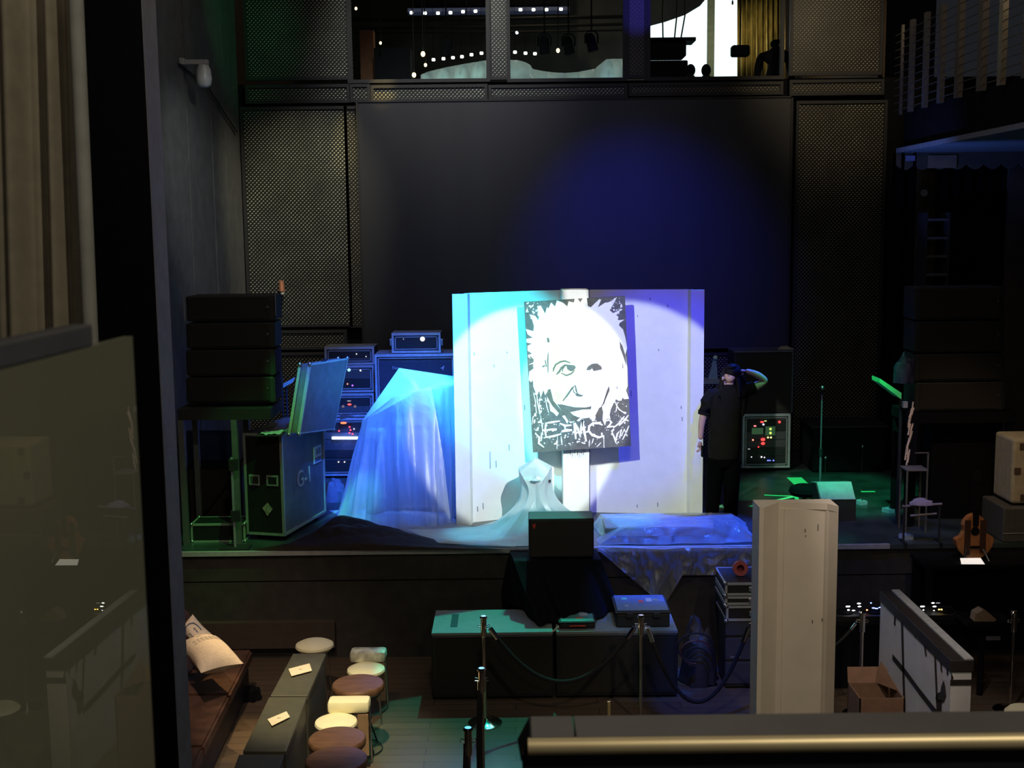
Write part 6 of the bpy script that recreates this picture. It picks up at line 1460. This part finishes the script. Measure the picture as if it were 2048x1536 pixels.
for i, (yA, yB_, xA0, xA1, xB0, xB1) in enumerate(edges):
    c_ = [atz(xA0, yA, zt_), atz(xA1, yA, zt_), atz(xB1, yB_, zt_), atz(xB0, yB_, zt_)]; c0 = sum(c_, Vector()) / 4
    t = thing('narrow_table', labs[i], 'table', (c0.x, c0.y, 0), group='narrow grey tables beside the bench')
    Q = [V((p.x - c0.x, p.y - c0.y, zt_ - .035)) for p in c_]
    mb = MB(); mb.prism(Q, (0, 0, .035)); bmesh.ops.bevel(mb.bm, geom=list(mb.bm.edges), offset=.004, segments=1, affect='EDGES'); mb.build('top', M_table, t)
    q_ = [V((p.x * .96, p.y * .97, 0.02)) for p in Q]
    MB().prism([q_[1], q_[2], q_[2] + V((-.03, 0, 0)), q_[1] + V((-.03, 0, 0))], (0, 0, zt_ - .06)).build('side_panel', mat('grey_brown_panel', (.055, .048, .042), .6), t)
    for p in (q_[0], q_[3]): MB().box((p.x + .04, p.y + (.03 if p.y < 0 else -.03), (zt_ - .035) / 2), (.035, .035, zt_ - .036)).build('leg', M_black, t)
for (pts, lab) in (([(577, 1339), (619, 1328), (624, 1345), (583, 1356)], 'cream reserved card on the farthest narrow table'), ([(535, 1440), (573, 1424), (580, 1438), (544, 1456)], 'cream reserved card on the middle narrow table')):
    P = [atz(*p, zt_ + .0) for p in pts]; c0 = sum(P, Vector()) / 4
    t = thing('table_card', lab, 'card', (c0.x, c0.y, zt_), group='cream cards on the narrow tables'); Q = [V((p.x - c0.x, p.y - c0.y, .003)) for p in P]
    n0 = (Q[1] - Q[0]).cross(V((0, 0, 1))).normalized() * .0
    MB().prism([Q[0], Q[1], Q[2] + V((0, 0, .012)), Q[3] + V((0, 0, .012))][::-1], (0, 0, .004)).build('card', M_card, t)
    MB().lathe([(0, 0), (.016, 0), (.016, .002), (0, .002)], (0, 0, .0105 + .003), 12).build('emblem', mat('card_emblem', (.6, .48, .34), .6), t)
M_wire = mat('black_wire', (.015, .015, .015), .5, .3)
def stool_brown(px, py, z, dia, label, nm='round_stool'):
    p = atz(px, py, z); r = dia / 2
    t = thing(nm, label, 'stool', (p.x, p.y, 0), group='round stools along the narrow tables')
    MB().lathe([(0, z - .075), (r * .90, z - .075), (r * .98, z - .06), (r, z - .035), (r * .985, z - .012), (r * .95, z - .002), (r * .90, z), (0, z + .004)], n=48).build('seat', M_stoolbrown, t, True)
    MB().lathe([(0, z - .10), (r * .85, z - .10), (r * .88, z - .077), (0, z - .077)], n=40).build('under_ring', M_black, t)
    for k in range(4):
        a = PI / 4 + k * PI / 2; MB().tube([(r * .5 * math.cos(a), r * .5 * math.sin(a), z - .10), (r * .42 * math.cos(a), r * .42 * math.sin(a), .3), (r * .85 * math.cos(a), r * .85 * math.sin(a), .012)], .008, 6).build('leg', M_wire, t)
    for rr_, zz_ in ((.86, .014), (.47, .3)):
        MB().tube([(r * rr_ * math.cos(2 * PI * k / 28), r * rr_ * math.sin(2 * PI * k / 28), zz_) for k in range(29)], .006, 6).build('foot_ring', M_wire, t, True)
    return t
stool_brown(673, 1517, .64, .475, 'nearest round brown stool, at the bottom edge beside the nearest table')
stool_brown(674, 1475, .57, .465, 'round brown stool with wood-like sheen, second from the bottom edge')
stool_brown(716, 1366, .62, .465, 'dull brown round stool between the two cream-padded chairs')
def cream_pad(t, c, r, h, m=M_creamvinyl, name='seat'):
    return MB().lathe([(0, -h), (r * .85, -h), (r, -h * .45), (r * .97, -h * .1), (r * .75, h * .25), (r * .4, h * .42), (0, h * .48)], c, 40).build(name, m, t, True)
p = atz(629, 1285, .55)
t = thing('round_stool', 'round cream padded stool with thin wire legs at the far end of the tables', 'stool', (p.x, p.y, 0)); cream_pad(t, (0, 0, .54), .19, .06)
for k in range(4):
    a = PI / 4 + k * PI / 2; MB().tube([(.14 * math.cos(a), .14 * math.sin(a), .48), (.19 * math.cos(a), .19 * math.sin(a), .012)], .006, 6).build('leg', M_steel, t)
def cream_chair(px, py, bpx, bpy_, label, m_back, wback):
    p = atz(px, py, .5); b = atz(bpx, bpy_, .60)
    t = thing('padded_chair', label, 'chair', (p.x, p.y, 0)); bo = V((b.x - p.x, b.y - p.y, 0))
    cream_pad(t, (0, 0, .50), .18, .055)
    bo.y = max(bo.y, .22)
    MB().box((bo.x, bo.y, .55), (wback, .17, .11), None, .03).build('backrest', m_back, t, True)
    MB().box2((bo.x + wback / 2 - .10, bo.y - .08, .12), (bo.x + wback / 2 - .01, bo.y - .06, .49)).build('back_panel', mat('chair_wood', (.30, .19, .11), .6), t)
    for sx_, sy_ in ((-1, -1), (1, -1)): MB().tube([(sx_ * .12, sy_ * .10, .45), (sx_ * .15, sy_ * .14, .01)], .009, 6).build('leg', M_steel, t)
    for sx_ in (-1, 1): MB().tube([(bo.x + sx_ * wback * .47, bo.y + .02, .56), (bo.x + sx_ * wback * .49, bo.y + .04, .01)], .009, 6).build('leg', M_steel, t)
    MB().box2((-.13, -.1, .43), (.13, bo.y, .45)).build('frame', M_black, t)
    return t
cream_chair(672, 1441, 694, 1410, 'nearer chair with cream round seat and cream block backrest', M_creamvinyl, .36)
cream_chair(732, 1336, 733, 1310, 'farther chair with cream round seat and silvery patterned backrest', mat('silver_patterned', (.55, .55, .45), .4, var=.7, scale=8), .345)
blob('shoe_pair', 'dark bag on the floor under the end of the bench', 'bag', atz(503, 1396, 0.0), .10, .12, .12, M_vblack, 2)
t = thing('black_post', 'black upright post in front of the stage left of the tables', 'post', atz(470, 1305, 0) ); t.location.z = 0
MB().box2((-.05, -.03, 0), (.06, .03, 1.0)).build('post', M_vblack, t); MB().box2((-.14, -.1, 0), (.14, .1, .02)).build('base', M_vblack, t)
